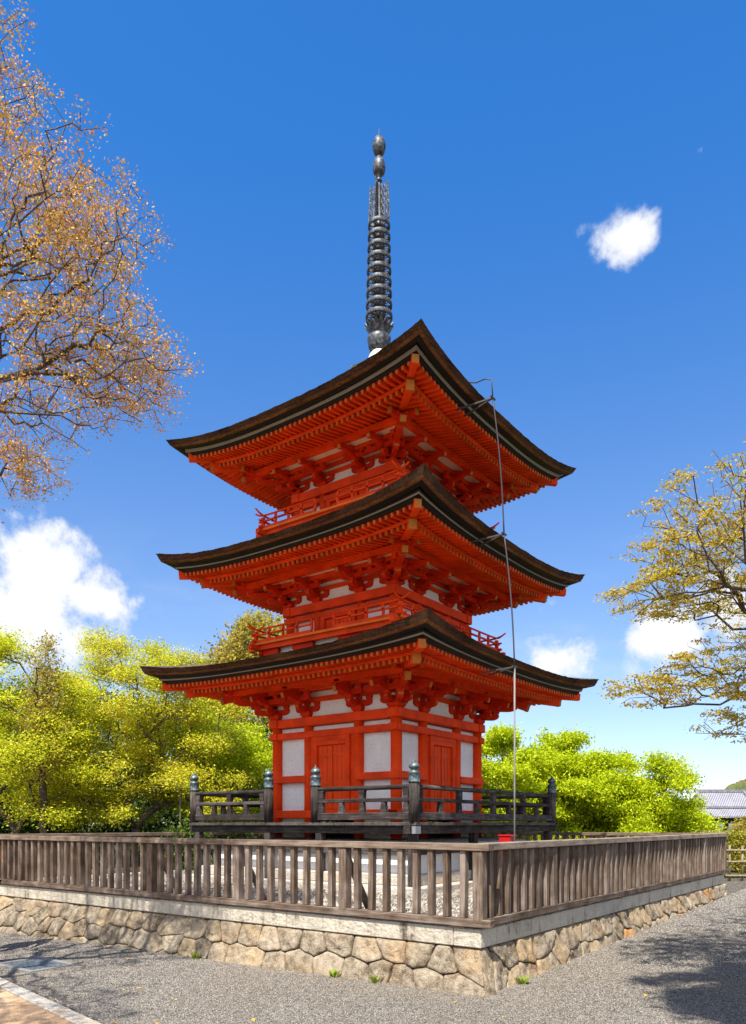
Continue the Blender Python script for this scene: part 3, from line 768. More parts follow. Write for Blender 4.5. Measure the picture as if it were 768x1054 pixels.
def corner_set(t, k, H, sc, par):
    T = rot4(k); b = t['b']; z = t['zt']
    mb = MB(); mb.T = T
    block(mb, b, -b, z, .23*sc, H*.26)
    D = Matrix.Translation((b,-b,0)) @ Matrix.Rotation(math.pi/4, 4, 'Z') ; mb.T = T @ D
    def out(y1, z0, h, w=.085):
        L = -y1; pts = [(0.1,z0),(0.1,z0+h),(y1,z0+h)]
        for i in range(5):
            a = math.pi/2*i/4; pts.append((y1+L*.25*(1-math.cos(a)), z0+h*.6*(1-math.sin(a))))
        mb.prism(pts, -w/2, w/2, 'red_shaded', 'x'); mb.box(-w/2-.002, w/2+.002, y1-.003, y1+.018, z0+h*.6, z0+h+.002, 'gold')
    out(-.42, z+H*.22, H*.24); out(-.78, z+H*.62, H*.24)
    mb.beam((0,-1.0,z+H*.80), (0,.05,z+H*1.6), .085, H*.28, 'red_shaded'); mb.beam((0,-1.02,z+H*.785), (0,-.97,z+H*.825), .092, H*.30, 'gold')
    block(mb, 0,-.36, z+H*.46, .13*sc, H*.17); block(mb, 0,-.72, z+H*.86, .13*sc, H*.16); block(mb, 0, -.88, z+H*1.0, .12, H*.18)
    mb.T = T
    for ax in (0, 1):
        # arms on both wall planes, crossing at the corner
        A = T @ Matrix.Translation((b,-b,0)) @ (Matrix.Identity(4) if ax == 0 else Matrix.Rotation(math.pi/2,4,'Z'))
        mb.T = A; sgn = -1 if ax == 0 else 1
        arm_par(mb, 0, 0, z+H*(.22), .30*sc, H*.24-.002*ax); arm_out(mb, 0, 0.05, -.30, z+H*.22, H*.238-.002*ax)
        for dx in (-.24,.24): block(mb, dx*sc, 0, z+H*.46, .11*sc, H*.16)
        arm_par(mb, sgn*.1, -.25, z+H*.62+.001*ax, .36*sc, H*.22, .065)
        for dx in (-.2,.12,.3): block(mb, sgn*(.1)+dx*sc, -.25, z+H*.84, .10*sc, H*.15)
        arm_out(mb, 0, .05, -.52, z+H*.62, H*.219-.002*ax)
        mb.beam((0,-.66,z+H*.74),(0,.05,z+H*1.42), .068, H*.24,'red_shaded'); mb.beam((0,-.664,z+H*.735),(0,-.652,z+H*.747),.055,H*.19,'gold')
        arm_par(mb, sgn*.0, -.56, z+H*1.0+.001*ax, .30*sc, H*.17, .06)
    # small curved purlin noses crossing under the corner rafter
    mb.T = T
    for ax in (0,1):
        mb.T = T @ Matrix.Translation((b,-b,0)) @ (Matrix.Identity(4) if ax == 0 else Matrix.Rotation(math.pi/2,4,'Z'))
        s = 1 if ax == 0 else -1
        mb.beam((s*.50,-.56,z+H*1.10),(s*.86,-.56,z+H*1.20), .065, .08, 'red_shaded'); mb.beam((s*.85,-.56,z+H*1.197),(s*.875,-.56,z+H*1.204), .07, .085, 'gold')
    mb.T = T
    return mb.build('corner_bracket', par, at=T @ Vector((b,-b,z)))
for ti, t in enumerate(TIERS):
    b = t['b']; cb = t['e']-.57; cp = b+.56
    zp = t['zr']-.072-.066+.20*(cb-cp); H = zp-.10-t['zt']; t['H'] = H
    br = empty('bracket_tier'); br.parent = PAG; br.location = (0,0,t['zt']-.6)
    sc = (1., .92, .88)[ti]
    for k in range(4):
        for x in (-t['xi'], t['xi']): bracket_set(t, k, x, H, sc, br)
        corner_set(t, k, H, sc, br)
    mb = MB(); pl = MB()
    for k in range(4):
        mb.T = pl.T = rot4(k); d = .003*(k % 2); z = t['zt']
        # eave purlin, wall plane beams, middle plane beam
        mb.box(-cp-.16, cp+.16, -cp-.05, -cp+.05, z+H+.006+d, z+H+.098+d, 'red')
        mb.box(-b-.1, b+.1, -b-.04, -b+.04, z+H*.62+d, z+H*.82+d, 'red'); mb.box(-b-.1, b+.1, -b-.04, -b+.04, z+H*1.05+d, z+H*1.30+d, 'red')
        mb.box(-b-.36, b+.36, -b-.29, -b-.21, z+H*1.0+d, z+H*1.24+d, 'red')
        pl.box(-b, b, -b+.0, -b+.03, z+.0, z+H*1.6, 'plaster')
        # coved plaster strips between the planes
        def strip(c0, z0, c1, z1):
            pl.add([(-c0,-c0,z0),(c0,-c0,z0),(c1,-c1,z1),(-c1,-c1,z1)], [(0,1,2,3)], 'cream')
        strip(b+.21, z+H*1.20, b+.04, z+H*1.28); strip(cp-.04, z+H+.07, b+.28, z+H*1.23)
    mb.T = pl.T = Matrix.Identity(4)
    mb.build('purlin', br); pl.build('plaster_panel', br)

# ---- upper storeys and balconies
def upper(ti, zf, hb, z_roof):
    t = TIERS[ti]; b = t['b']; zt = t['zt']; xi = t['xi']
    st = empty('upper_storey'); st.parent = PAG; st.location = (0,0,zf-.6)
    mb = MB()
    for k in range(4):
        mb.T = rot4(k)
        panel(mb, -b, b, -b+.03, z_roof, zt, 'plaster')
    mb.build('plaster_wall', st)
    for k in range(4):
        for x in (-b, -xi, xi):
            p = rot4(k) @ Vector((x,-b,0)); mb = MB(); mb.lathe((p.x,p.y,0), [(.08,zf),(.08,zt-.14)], 14, 'red'); mb.build('column', st, at=(p.x,p.y,zf))
        door(k, st, xi-.14, -b-.02, zf+.03, zt-.25) if zt-zf > .5 else None
        # green latticed side windows
    mb = MB()
    for k in range(4):
        mb.T = rot4(k); d = .004*(k % 2)
        mb.box(-b-.11, b+.11, -b-.09-d, -b+.07, zt-.145+d, zt+d, 'red')
        mb.box(-b-.09, b+.09, -b-.075-d, -b+.06, zt-.27+d, zt-.19+d, 'red')
        mb.box(-b-.09, b+.09, -b-.085-d, -b+.06, zf+.0+d, zf+.075+d, 'red')
    mb.T = Matrix.Identity(4); mb.build('tie_beam', st)
    bal = empty('balcony'); bal.parent = PAG; bal.location = (0,0,zf-.6)
    mb = MB()
    for k in range(4):
        mb.T = rot4(k); d = .003*(k % 2)
        mb.box(-hb+.0, hb-.0, -hb, -b+.02, zf-.035+d, zf+d, 'red')                    # floor
        mb.box(-hb-.02, hb+.02, -hb-.02-d, -hb+.05, zf-.05+d*2, zf-.012+d, 'red_edge')     # bright floor edge
        mb.box(-hb-.16, hb+.16, -hb+.03, -hb+.11, zf-.135+d, zf-.052+d, 'red')         # crossing beams
        mb.box(-hb+.05, hb-.05, -hb+.12, -hb+.17, z_roof, zf-.30, 'red')
    mb.T = Matrix.Identity(4); mb.build('floor', bal)
    mb = MB(); pw = MB()
    for k in range(4):
        mb.T = pw.T = rot4(k)
        pw.box(-hb+.15, hb-.15, -hb+.17, -hb+.19, z_roof-.1, zf-.05, 'plaster')
        for x in (-hb+.28, -.52, .52, hb-.28):
            mb = MB(); mb.T = rot4(k)
            block(mb, x, -hb+.13, zf-.30, .12, .06)
            arm_par(mb, x, -hb+.12, zf-.245, .24, .10, .07)
            for dx in (-.2,0,.2): block(mb, x+dx, -hb+.12, zf-.175, .08, .035)
            mb.build('waist_bracket', bal)
    pw.T = Matrix.Identity(4); pw.build('plaster_panel', bal)
    og = .25
    for k in range(4):
        T = rot4(k); 
        for s in (-1, 1):
            xa, xb = s*og, s*(hb-.03)
            yk = -hb+.03; dd = .002*(k % 2)
            mb = MB(); mb.T = T
            mb.box(*sorted((xa, xb+s*.10)), yk-.025, yk+.025, zf+.002+dd, zf+.042+dd, 'red')
            mb.box(*sorted((xa, xb+s*.10)), yk-.018, yk+.018, zf+.125+dd, zf+.152+dd, 'red')
            pts = [(xa,yk,zf+.235+dd)]+[(xb-s*.25,yk,zf+.235+dd),(xb-s*.02,yk,zf+.242+dd),(xb+s*.10,yk,zf+.27+dd),(xb+s*.19,yk,zf+.315+dd)]
            mb.tube(pts, [.018,.018,.018,.017,.014], 8, 'red')
            o = mb.build('railing', bal)
            n = 4
            for i in range(n):
                q = MB(); q.T = T
                x = xa+(xb-xa)*i/n; q.box(x-.02, x+.02, yk-.018, yk+.018, zf+.043, zf+.22, 'red')
                q.build('baluster', bal)
            q = MB(); q.T = T
            q.box(xb-.028, xb+.028, yk-.0281, yk+.0281, zf+.0, zf+.205, 'red')
            q.build('baluster', bal)
upper(1, 4.86, 1.62, 4.40)
upper(2, 6.93, 1.53, 6.40)

# ---- finial
fin = empty('finial'); fin.parent = PAG; fin.location = (0,0,9.0)
mb = MB(); mb.box(-.34,.34,-.34,.34,9.55,9.95,'bronze'); mb.box(-.38,.38,-.38,.38,9.95,10.02,'bronze'); mb.build('base_box', fin, bevel=.01)
mb = MB(); mb.lathe((0,0,0), [(.22,10.02),(.22,10.10),(.21,10.18),(.18,10.25),(.13,10.32),(.10,10.34)], 24, 'white_cap'); mb.build('inverted_bowl', fin)
mb = MB(); mb.lathe((0,0,0), [(.12,10.32),(.17,10.35),(.20,10.42),(.215,10.52),(.22,10.58),(.15,10.62)], 24, 'bronze')
for i in range(16):
    a = 2*math.pi*i/16; ca, sa = math.cos(a), math.sin(a); sx, sy = -sa, ca
    vs = []
    for r_, z, w in ((.15,10.60,.035),(.19,10.68,.045),(.235,10.76,.04),(.275,10.82,.012)):
        for s in (-1,1):
            for o_ in (0,.014): vs.append(((r_-o_)*ca+s*w*sx, (r_-o_)*sa+s*w*sy, z+o_*.4))
    fs = []
    for q in range(3):
        b0 = q*4; fs += [(b0,b0+2,b0+6,b0+4),(b0+1,b0+5,b0+7,b0+3),(b0,b0+4,b0+5,b0+1),(b0+2,b0+3,b0+7,b0+6)]
    mb.add(vs, fs, 'bronze')
mb.build('lotus_collar', fin)
mb = MB(); mb.lathe((0,0,0), [(.075,10.6),(.062,12.7),(.04,12.72),(.03,13.6),(.03,14.0)], 12, 'bronze'); mb.build('mast', fin)
for i in range(9):
    z = 10.93+i*.2105; r_ = .245-.0055*i
    mb = MB(); n = 36
    mb.lathe((0,0,z), [(r_-.022,0),(r_,0),(r_+.006,.012),(r_+.006,.062),(r_,.078),(r_-.022,.078),(r_-.022,0)], n, 'bronze')
    mb.f = mb.f[:-2]; mb.m = mb.m[:-2]; mb.sm = mb.sm[:-2]
    mb.lathe((0,0,z), [(.085,-.01),(.098,0),(.098,.075),(.085,.085)], 14, 'bronze')
    for j in range(8):
        a = math.pi*j/4; mb.beam((.09*math.cos(a),.09*math.sin(a),z+.038),((r_-.015)*math.cos(a),(r_-.015)*math.sin(a),z+.038),.022,.045,'bronze')
    mb.build('ring', fin, at=(0,0,z))
# openwork water-flame fins: four pierced plates of scrolls
for k in range(4):
    mb = MB(); mb.T = Matrix.Rotation(k*math.pi/2+.25, 4, 'Z'); rr = random.Random(5)
    z0, z1 = 12.76, 13.40
    for i in range(22):
        z = z0+(z1-z0)*i/21; w = .20-.03*(i/21)
        pts = [(.03+w*q/6*.85, 0, z+.030*math.sin(q*1.9+i*1.3)-.01*q) for q in range(7)]
        mb.tube(pts, .0085, 5, 'bronze')
        mb.tube([(w*.86,0,z-.02),(w+.012,0,z+.01),(w+.005,0,z+.04),(w*.9,0,z+.035)], .008, 5, 'bronze')
    for q in (.06,.11,.16):
        mb.tube([(q+.012*math.sin(i*1.7+q*30), 0, z0-.04+(z1-z0+.06)*i/16) for i in range(17)], .0085, 5, 'bronze')
    mb.T = Matrix.Identity(4); mb.build('flame_fin', fin)
mb = MB(); mb.lathe((0,0,13.46), [(.035,0),(.06,.02),(.045,.05),(.035,.10),(.06,.13),(.10,.16),(.118,.23),(.116,.33),(.09,.41),(.05,.46),(.035,.49),(.055,.505)], 20, 'bronze'); mb.build('dragon_wheel', fin)
mb = MB(); mb.lathe((0,0,13.96), [(.05,0),(.095,.04),(.124,.13),(.122,.22),(.09,.30),(.04,.345),(.012,.37),(.008,.40),(.005,.50)], 20, 'bronze'); mb.build('jewel', fin)

# ---- lightning conductor down the right-hand eaves
lc = empty('lightning_conductor'); lc.parent = PAG
mb = MB()
A = Vector((2.92,-1.07,8.02)); Bq = Vector((3.02,-.90,6.00)); Cq = Vector((3.22,-.95,3.95)); Dq = Vector((3.22,-.95,.60))
def sag(a, b, n=10, s=.03): return [a.lerp(b, i/n)+Vector((s*math.sin(math.pi*i/n), 0, 0)) for i in range(n+1)]
mb.tube([(.3,-.2,10.1),(1.2,-.6,9.0),(2.2,-1.0,8.55),(2.62,-1.05,8.36),(2.78,-1.06,8.36),(2.90,-1.07,8.30),tuple(A)], .010, 6, 'wire')
mb.tube(sag(A,Bq), .011, 6, 'wire'); mb.tube(sag(Bq,Cq), .012, 6, 'wire'); mb.build('cable', lc)
mb = MB(); mb.tube([Cq, Dq], .014, 8, 'iron_frame'); mb.build('pipe', lc)
for P, xe in ((A,2.35),(Bq,2.5),(Cq,2.72)):
    mb = MB(); mb.beam((xe,P.y-.12,P.z-.05), P+Vector((.02,0,0)), .022,.022,'wire'); mb.beam((xe,P.y+.12,P.z-.05), P, .02,.02,'wire')
    mb.beam(P+Vector((0,-.07,0)), P+Vector((0,.07,0)), .022,.022,'wire'); mb.build('bracket_arm', lc)

# ---- small red fire hose cabinet beside the veranda
fx = Vector((2.92,-.60,.592))
e_ = empty('fire_extinguisher_box', fx, 'bright red fire extinguisher cabinet standing beside the right corner of the veranda', 'fire cabinet')
mb = MB(); mb.box(fx.x-.10,fx.x+.10,fx.y-.09,fx.y+.09,.64,1.405,'extinguisher_red'); mb.box(fx.x-.115,fx.x+.115,fx.y-.105,fx.y+.105,1.405,1.43,'extinguisher_red'); mb.box(fx.x-.09,fx.x+.09,fx.y-.08,fx.y+.08,.592,.64,'steel'); mb.build('body', e_, bevel=.008)
mb = MB(); mb.box(fx.x-.085,fx.x+.085,fx.y-.101,fx.y-.091,.68,1.38,'extinguisher_red'); d_ = mb.build('door', e_, bevel=.003)
mb = MB(); mb.box(fx.x+.05,fx.x+.065,fx.y-.12,fx.y-.102,1.0,1.1,'steel'); mb.build('handle', d_)

# ---------------------------------------------------------------- trees
def skeleton(base, trunk, targets, start_r, seed=0, weight=.25, jit=.06, step=.35):
    r = np.random.default_rng(seed)
    nodes = [np.array(base, float)]; par = [-1]; L = [0.]
    for p in trunk:
        p = np.array(p, float); a = nodes[-1]; n = max(1, int(np.linalg.norm(p-a)/step)); pi = len(nodes)-1
        for i in range(1, n+1):
            q = a+(p-a)*i/n+(r.normal(0, jit*.5, 3) if i < n else 0); nodes.append(q); par.append(pi); L.append(L[pi]+np.linalg.norm(q-nodes[pi])); pi = len(nodes)-1
    nt0 = max(0, len(nodes)-2-int(len(trunk)))
    top = nodes[-1]
    T = np.array(targets); T = T[np.argsort(np.linalg.norm(T-top, axis=1))]
    N = np.zeros((len(T)*14+len(nodes)+10, 3)); N[:len(nodes)] = nodes; LL = np.zeros(len(N)); LL[:len(L)] = L; cnt = len(nodes)
    LL[:max(1, cnt-6)] += 50*(np.arange(max(1, cnt-6)) < cnt*.45)
    tips = []
    for p in T:
        d = np.linalg.norm(N[:cnt]-p, axis=1); c = d+weight*LL[:cnt]; i = int(np.argmin(c)); a = N[i].copy(); dist = d[i]
        if dist < .03: continue
        n = int(min(12, max(1, round(dist/step))))
        if par[i] >= 0:
            dirv = a-N[par[i]]; dirv = dirv/(np.linalg.norm(dirv)+1e-6)
        else: dirv = np.array([0,0,1.])
        ctrl = a+dirv*dist*.35
        pi = i
        for k in range(1, n+1):
            s = k/n; q = (1-s)**2*a+2*s*(1-s)*ctrl+s*s*p
            if k < n: q = q+r.normal(0, jit*min(1, dist), 3)*.5
            N[cnt] = q; par.append(pi); LL[cnt] = LL[pi]+np.linalg.norm(q-N[pi]); pi = cnt; cnt += 1
        tips.append(pi)
    N = N[:cnt]; par = np.array(par)
    kids = np.zeros(cnt)
    for i in range(cnt-1, 0, -1): 
        kids[i] = max(kids[i], 1) if kids[i] == 0 else kids[i]; kids[par[i]] += kids[i]
    kids = np.maximum(kids, 1)
    tipr = .0028 if start_r in (.12, .17, .075) else .0035
    ex = math.log(start_r/tipr)/math.log(max(kids[0], 2)); rad = tipr*kids**ex
    return N, par, rad, tips, kids
def tubes(N, par, rad, minr=0, sides=6):
    k = (par >= 0) & (rad >= minr); idx = np.where(k)[0]
    a = N[par[idx]]; b = N[idx]; d = b-a; ln = np.linalg.norm(d, axis=1, keepdims=True)+1e-9; d = d/ln
    ref = np.where(np.abs(d[:, 2:3]) < .9, np.array([[0,0,1.]]), np.array([[1.,0,0]]))
    u = np.cross(d, ref); u /= np.linalg.norm(u, axis=1, keepdims=True)+1e-9; v = np.cross(d, u)
    ra = np.minimum(rad[par[idx]], rad[idx]*1.35)[:, None]; rb = rad[idx][:, None]
    b = b+d*rb*.3
    V = []
    for (c, r_) in ((a, ra), (b, rb)):
        for j in range(sides):
            t = 2*math.pi*j/sides; V.append(c+(u*math.cos(t)+v*math.sin(t))*r_)
    V = np.stack(V, 1).reshape(-1, 3); m = len(idx); base = (np.arange(m)*2*sides)[:, None]
    F = np.stack([np.stack([base[:, 0]+j, base[:, 0]+(j+1)%sides, base[:, 0]+sides+(j+1)%sides, base[:, 0]+sides+j], 1) for j in range(sides)], 1).reshape(-1, 4)
    return V, F
def mesh_np(name, V, F, mat, parent, smooth=False, org=None):
    me = bpy.data.meshes.new(name); org = np.array(wloc(parent)) if parent else np.zeros(3)
    V = (V-org).astype(np.float32); me.vertices.add(len(V)); me.vertices.foreach_set('co', V.ravel())
    k = F.shape[1]; me.loops.add(F.size); me.loops.foreach_set('vertex_index', F.astype(np.int32).ravel())
    me.polygons.add(len(F)); me.polygons.foreach_set('loop_start', np.arange(len(F), dtype=np.int32)*k)
    if smooth: me.polygons.foreach_set('use_smooth', np.ones(len(F), bool))
    me.update(calc_edges=True); me.materials.append(M[mat])
    o = bpy.data.objects.new(name, me); link(o)
    if parent: o.parent = parent
    return o
r = np.random.default_rng(12); n = 900000
f_ = 5.6+(r.random(n)**1.25)*13; q_ = r.uniform(-.52,.52,n)*f_
a_, b_ = q_-.112, f_-14.1; X_, Y_ = .8*a_-.6*b_, .6*a_+.8*b_
k_ = ((Y_ < -5.08) | (X_ > 4.98)) & (Y_ > -4.28+(X_+14)*(-8.91+4.28)/23+.06) & (Y_ < 9.2) & ~((np.abs(X_-dc.x) < .43) & (np.abs(Y_-dc.y) < .31)) & (X_ > -8)
X_, Y_, f_ = X_[k_], Y_[k_], f_[k_]
Z_ = .02+.018*(np.clip(Y_,-9,12)+5)+.0167*(np.clip(X_,-16,10)-5)
pebbles_np(np.stack([X_,Y_,Z_-.002],1), .0100*(f_/8)**.75, 'gravel_chips', 'gravel_stones', 3)
X_ = r.uniform(-4.6,4.6,60000); Y_ = r.uniform(-4.6,4.6,60000); k_ = (np.maximum(abs(X_),abs(Y_)) > 2.52) & ((Y_ < -2.4) | (X_ > 2.4))
pebbles_np(np.stack([X_[k_],Y_[k_],0*X_[k_]+.590],1), .040, 'yard_pebbles', 'pebbles', 4)
def leaves(P, size, flat=.5, seed=0, aspect=.55, droop=0.0):
    """P points -> folded 4-vertex leaves"""
    r = np.random.default_rng(seed); n = len(P)
    nrm = r.normal(0, 1, (n,3)); nrm /= np.linalg.norm(nrm, axis=1, keepdims=True); nrm = nrm*(1-flat)+np.array([0,0,1.])*flat
    nrm /= np.linalg.norm(nrm, axis=1, keepdims=True)+1e-9
    a = r.normal(0,1,(n,3)); a -= (a*nrm).sum(1, keepdims=True)*nrm; a /= np.linalg.norm(a, axis=1, keepdims=True)+1e-9
    b = np.cross(nrm, a); s = (size*r.uniform(.6,1.35,(n,1)))
    a[:,2] -= droop
    v0 = P-a*s*.5; v1 = P+b*s*aspect*.5+nrm*s*.12; v2 = P+a*s*.5; v3 = P-b*s*aspect*.5+nrm*s*.12
    V = np.stack([v0,v1,v2,v3],1).reshape(-1,3); i = np.arange(n)*4
    return V, np.stack([i,i+1,i+2,i+3],1)
def in_blobs(blobs, dens, seed, shell=.0):
    r = np.random.default_rng(seed); out = []
    for (c, rad, n) in blobs:
        n = int(n*dens); p = r.normal(0,1,(n,3)); p /= np.linalg.norm(p, axis=1, keepdims=True)
        q = r.uniform(shell,1,(n,1))**(1/2.2)
        out.append(np.array(c)+p*q*np.array(rad))
    return np.concatenate(out)
def Wb(blobs):   # blobs given as ((right, ahead, z),(r_right, r_ahead, r_z), n) -> world; sampled unrotated radii averaged
    return [(tuple(W(c[0],c[1],c[2])), rad, n) for c, rad, n in blobs]
def rot_blob_pts(blobs, dens, seed, shell=0.):
    r = in_blobs([((0,0,0), b[1], b[2]) for b in blobs], dens, seed, shell)
    out = []; i = 0
    for c, rad, n in blobs:
        m = int(n*dens); p = r[i:i+m]; i += m
        x = .8*p[:,0]-.6*p[:,1]; y = .6*p[:,0]+.8*p[:,1]
        out.append(np.stack([x,y,p[:,2]],1)+np.array(W(*c)))
    return np.concatenate(out)
def tree(name, label, cat, group, base, trunk, blobs, leafmat_, lsize, nleaf, start_r, seed=1, spread=(.12,.12,.05), flat=.5,
         minr=0, sides=5, weight=.25, lpt=None, clump=1.0, shell=0., droop=0., step=.35, jit=.06, skip=0.):
    b = W(*base); e = empty(name, b, label, cat, group)
    T = rot_blob_pts(blobs, 1.0, seed, shell)
    N, par, rad, tips, kids = skeleton(tuple(b), [tuple(W(*p)) for p in trunk], T, start_r, seed, weight, jit, step)
    V, F = tubes(N, par, rad, minr, sides); mesh_np('trunk', V, F, 'bark', e, True)
    r = np.random.default_rng(seed+9)
    # leaves gather round the outer twigs
    cand = np.where(kids <= 3)[0]; cand = cand[cand > len(trunk)+2]
    if skip: cand = cand[r.random(len(cand)) > skip]
    w = r.random(len(cand))**clump; w /= w.sum()
    pick = r.choice(cand, nleaf, p=w); 
    off = r.normal(0,1,(nleaf,3))*np.array(spread)
    P = N[pick]+off
    V, F = leaves(P, lsize, flat, seed, droop=droop); mesh_np('crown', V, F, leafmat_, e)
    return e

def dome(r_, f_, zt, w, seed, low=2.9, n=40, m=30, core=140):
    q = random.Random(seed); out = []
    for _ in range(n):
        a, u = q.uniform(0, 6.283), q.random()**.5
        k = q.random()**1.3
        hgt = zt-.25-(u**2.4)*.28*low-k*low*.85
        rr_ = w*(u*.85+.25*u*(1-abs(2*k-1)))
        out.append(((r_+rr_*math.cos(a), f_+rr_*math.sin(a)*.85, hgt), (q.uniform(.28,.58), q.uniform(.3,.55), q.uniform(.14,.34)), m))
    if core: out.append(((r_, f_+.2, zt-low*.58), (w*.85, w*.7, low*.36), core))
    return out
# big cherry standing just left of the frame, its limbs reaching in over the yard
cherry = [((-3.95,7.0,8.7),(1.0,1.3,.75),150), ((-3.45,7.0,7.6),(1.15,1.4,.55),190), ((-2.95,7.0,6.9),(.85,1.1,.45),120), ((-3.2,7.1,6.2),(1.35,1.3,.55),260),
          ((-2.5,7.1,6.0),(.85,.7,.36),110), ((-2.65,7.0,7.0),(.7,.8,.5),90), ((-2.3,7.1,5.55),(.5,.5,.18),30), ((-3.8,7,5.45),(1.45,1.1,.32),150), ((-4.3,6.8,4.75),(1.0,.9,.4),70), ((-4.7,7.2,7.2),(1.0,1.6,1.8),220),
          ((-6.6,6.8,7.8),(2.0,2.6,2.4),260), ((-5.0,6.6,5.6),(1.2,1.6,.6),90), ((-4.6,7.2,9.9),(1.1,1.5,.6),70), ((-3.25,7,4.85),(.35,.5,.22),40), ((-4.7,3.9,5.6),(1.3,1.3,.5),190), ((-4.3,2.6,6.2),(1.0,1.0,.4),130), ((-5.6,4.8,4.8),(1.2,1.2,.4),90)]
tree('cherry_tree', 'large cherry tree with sparse orange pink young leaves reaching in from the upper left', 'tree', None, (-6.35,6.9,-.15),
     [(-6.25,6.9,1.4),(-6.05,6.9,2.8),(-5.6,6.95,4.2)], [(a, b, int(c*1.7)) for a, b, c in cherry], 'leaf_cherry', .028, 92000, .12, 11, (.055,.055,.045), .15, sides=5, weight=.22, clump=1.2, step=.22, jit=.09)
# sprays of the right-hand tree
sprig = [((3.45,7.0,4.55),(.95,1.2,.38),150), ((2.95,7.0,4.1),(.62,.9,.20),90), ((3.3,7.1,3.85),(.95,1.1,.28),150), ((2.7,7.1,3.72),(.6,.7,.14),60), ((2.55,7.0,2.86),(.45,.5,.08),30), ((3.3,7.0,3.0),(.85,1.0,.12),70), ((3.0,7.0,2.78),(.75,.8,.07),55), ((3.4,7.1,2.5),(.4,.5,.2),26),
         ((3.9,7.0,3.4),(.8,1.2,.6),90), ((5.6,8.2,4.6),(1.7,2.4,1.2),260), ((4.6,8.6,3.6),(1.1,1.8,.5),120), ((4.6,6.0,4.2),(1.2,1.4,.7),120)]
tree('maple_tree', 'open maple with layered yellow brown young leaves reaching in from the right edge', 'tree', None, (6.3,8.2,.0),
     [(6.1,8.1,.8),(5.6,7.9,1.5),(4.9,7.6,2.2)], [(a, b, int(c*1.5)) for a, b, c in sprig], 'leaf_sprig', .030, 46000, .075, 21, (.05,.05,.014), .5, sides=5, weight=.45, clump=2.0, step=.25, jit=.035)

tree('cherry_tree', 'cherry tree outside the frame on the right whose branch shadows fall on the gravel', 'tree', None, (6.4,2.6,0),
     [(6.3,2.6,2.0),(6.0,2.6,4.0),(5.0,2.7,5.8)], [((2.2,2.6,7.7),(1.4,1.1,.4),230), ((3.3,3.0,7.6),(1.6,1.5,.5),230), ((4.6,2.9,7.6),(1.6,1.8,.9),170), ((3.6,1.2,8.0),(1.6,1.2,.8),110), ((1.6,2.0,7.3),(.7,.8,.25),130), ((2.7,1.2,7.8),(1.1,.8,.4),120)],
     'leaf_sprig', .075, 84000, .17, 22, (.11,.11,.05), .4, sides=5, weight=.25, clump=1.5, step=.3, jit=.08)
G = 'broadleaf trees beyond the fence'
tree('maple_tree', 'yellow green maple with pale twin trunks at the far left edge', 'tree', G, (-7.5,17,-.05), [(-7.62,17,.5),(-7.9,17,1.3)],
     dome(-8.0,17,6.0,2.0,91,4.0,70,24,0)+dome(-9.9,17.2,5.4,1.7,92,3.6,40,24,0),
     'leaf_maple', .060, 84000, .10, 31, (.16,.16,.085), .55, weight=.3, clump=2)
tree('maple_tree', 'tall golden maple with open crown against the cloud, left of the pagoda', 'tree', G, (-5.5,18,0), [(-5.5,18,.8),(-5.6,18,1.5)],
     dome(-5.6,18,6.45,2.0,93,4.0,76,24,0)+dome(-4.3,18,5.3,1.5,94,3.2,40,24,0)+dome(-6.6,17.4,3.9,1.3,97,1.9,24,22,0),
     'leaf_gold', .060, 100000, .10, 32, (.16,.16,.085), .55, weight=.3, clump=2)
tree('conifer_tree', 'slender upright yellow green sapling rising above the left maples', 'tree', G, (-6.9,16,0), [(-6.9,16,2.0),(-6.9,16,3.6)],
     [((-6.9,16,4.6),(.35,.35,1.1),90), ((-6.9,16,3.4),(.6,.6,1.0),110)], 'leaf_olive', .06, 6500, .08, 33, (.10,.10,.08), .2, weight=.2)
tree('maple_tree', 'bright lime green maple beside the left end of the veranda', 'tree', G, (-3.9,20,0), [(-3.7,20,1.0),(-3.8,20,1.9)],
     dome(-3.9,20,4.6,1.5,95,2.7,46,28,160),
     'leaf_lime', .068, 46000, .11, 34, (.15,.15,.085), .45, weight=.3, clump=2)
tree('camphor_tree', 'dense tall olive gold evergreen standing far behind the second roof', 'tree', G, (-4.6,29,-.5), [(-4.6,29,3.0),(-4.6,29,5.0)],
     [((-4.3,29,8.2),(1.3,1.4,1.2),260), ((-5.4,29,7.2),(1.1,1.3,1.2),200), ((-3.4,29,7.4),(1.4,1.4,1.5),240), ((-5.0,29,5.6),(1.8,1.8,1.4),260)],
     'leaf_olive', .15, 24000, .25, 35, (.22,.22,.2), .25, weight=.3, shell=.3)
for i, (r_, f_, h, lab) in enumerate(((-13.6,25,5.6,'dark evergreen cut by the left edge of the photo'), (3.2,34,3.2,'dark evergreen glimpsed through the lime maples beside the pagoda'), (7.6,36,3.0,'dark evergreen glimpsed through the middle lime maples'), (12.0,37,2.4,'dark evergreen glimpsed through the right end of the lime maples'), (-11.5,25,6.2,'dark evergreen behind the leftmost maple'), (-9.0,26,6.4,'dark evergreen behind the slender sapling'), (-6.2,26,5.8,'dark evergreen behind the golden maple'), (-3.6,25,5.0,'dark evergreen behind the lime green maple on the left'), (-1.2,27,4.6,'dark evergreen hidden behind the pagoda body'))):
    tree('evergreen_tree', lab, 'tree', 'dark evergreens behind the maples', (r_,f_,-.3), [(r_,f_,1.0),(r_,f_,h*.5)],
         [((r_,f_,h*.66),(1.9,1.7,h*.30),220), ((r_-.6,f_-.3,h*.35),(1.9,1.6,h*.26),200), ((r_+.8,f_-.3,h*.4),(1.5,1.6,h*.26),160)],
         'leaf_dark', .14, 24000, .2, 40+i, (.30,.30,.2), .3, weight=.3, shell=.3, minr=.02)
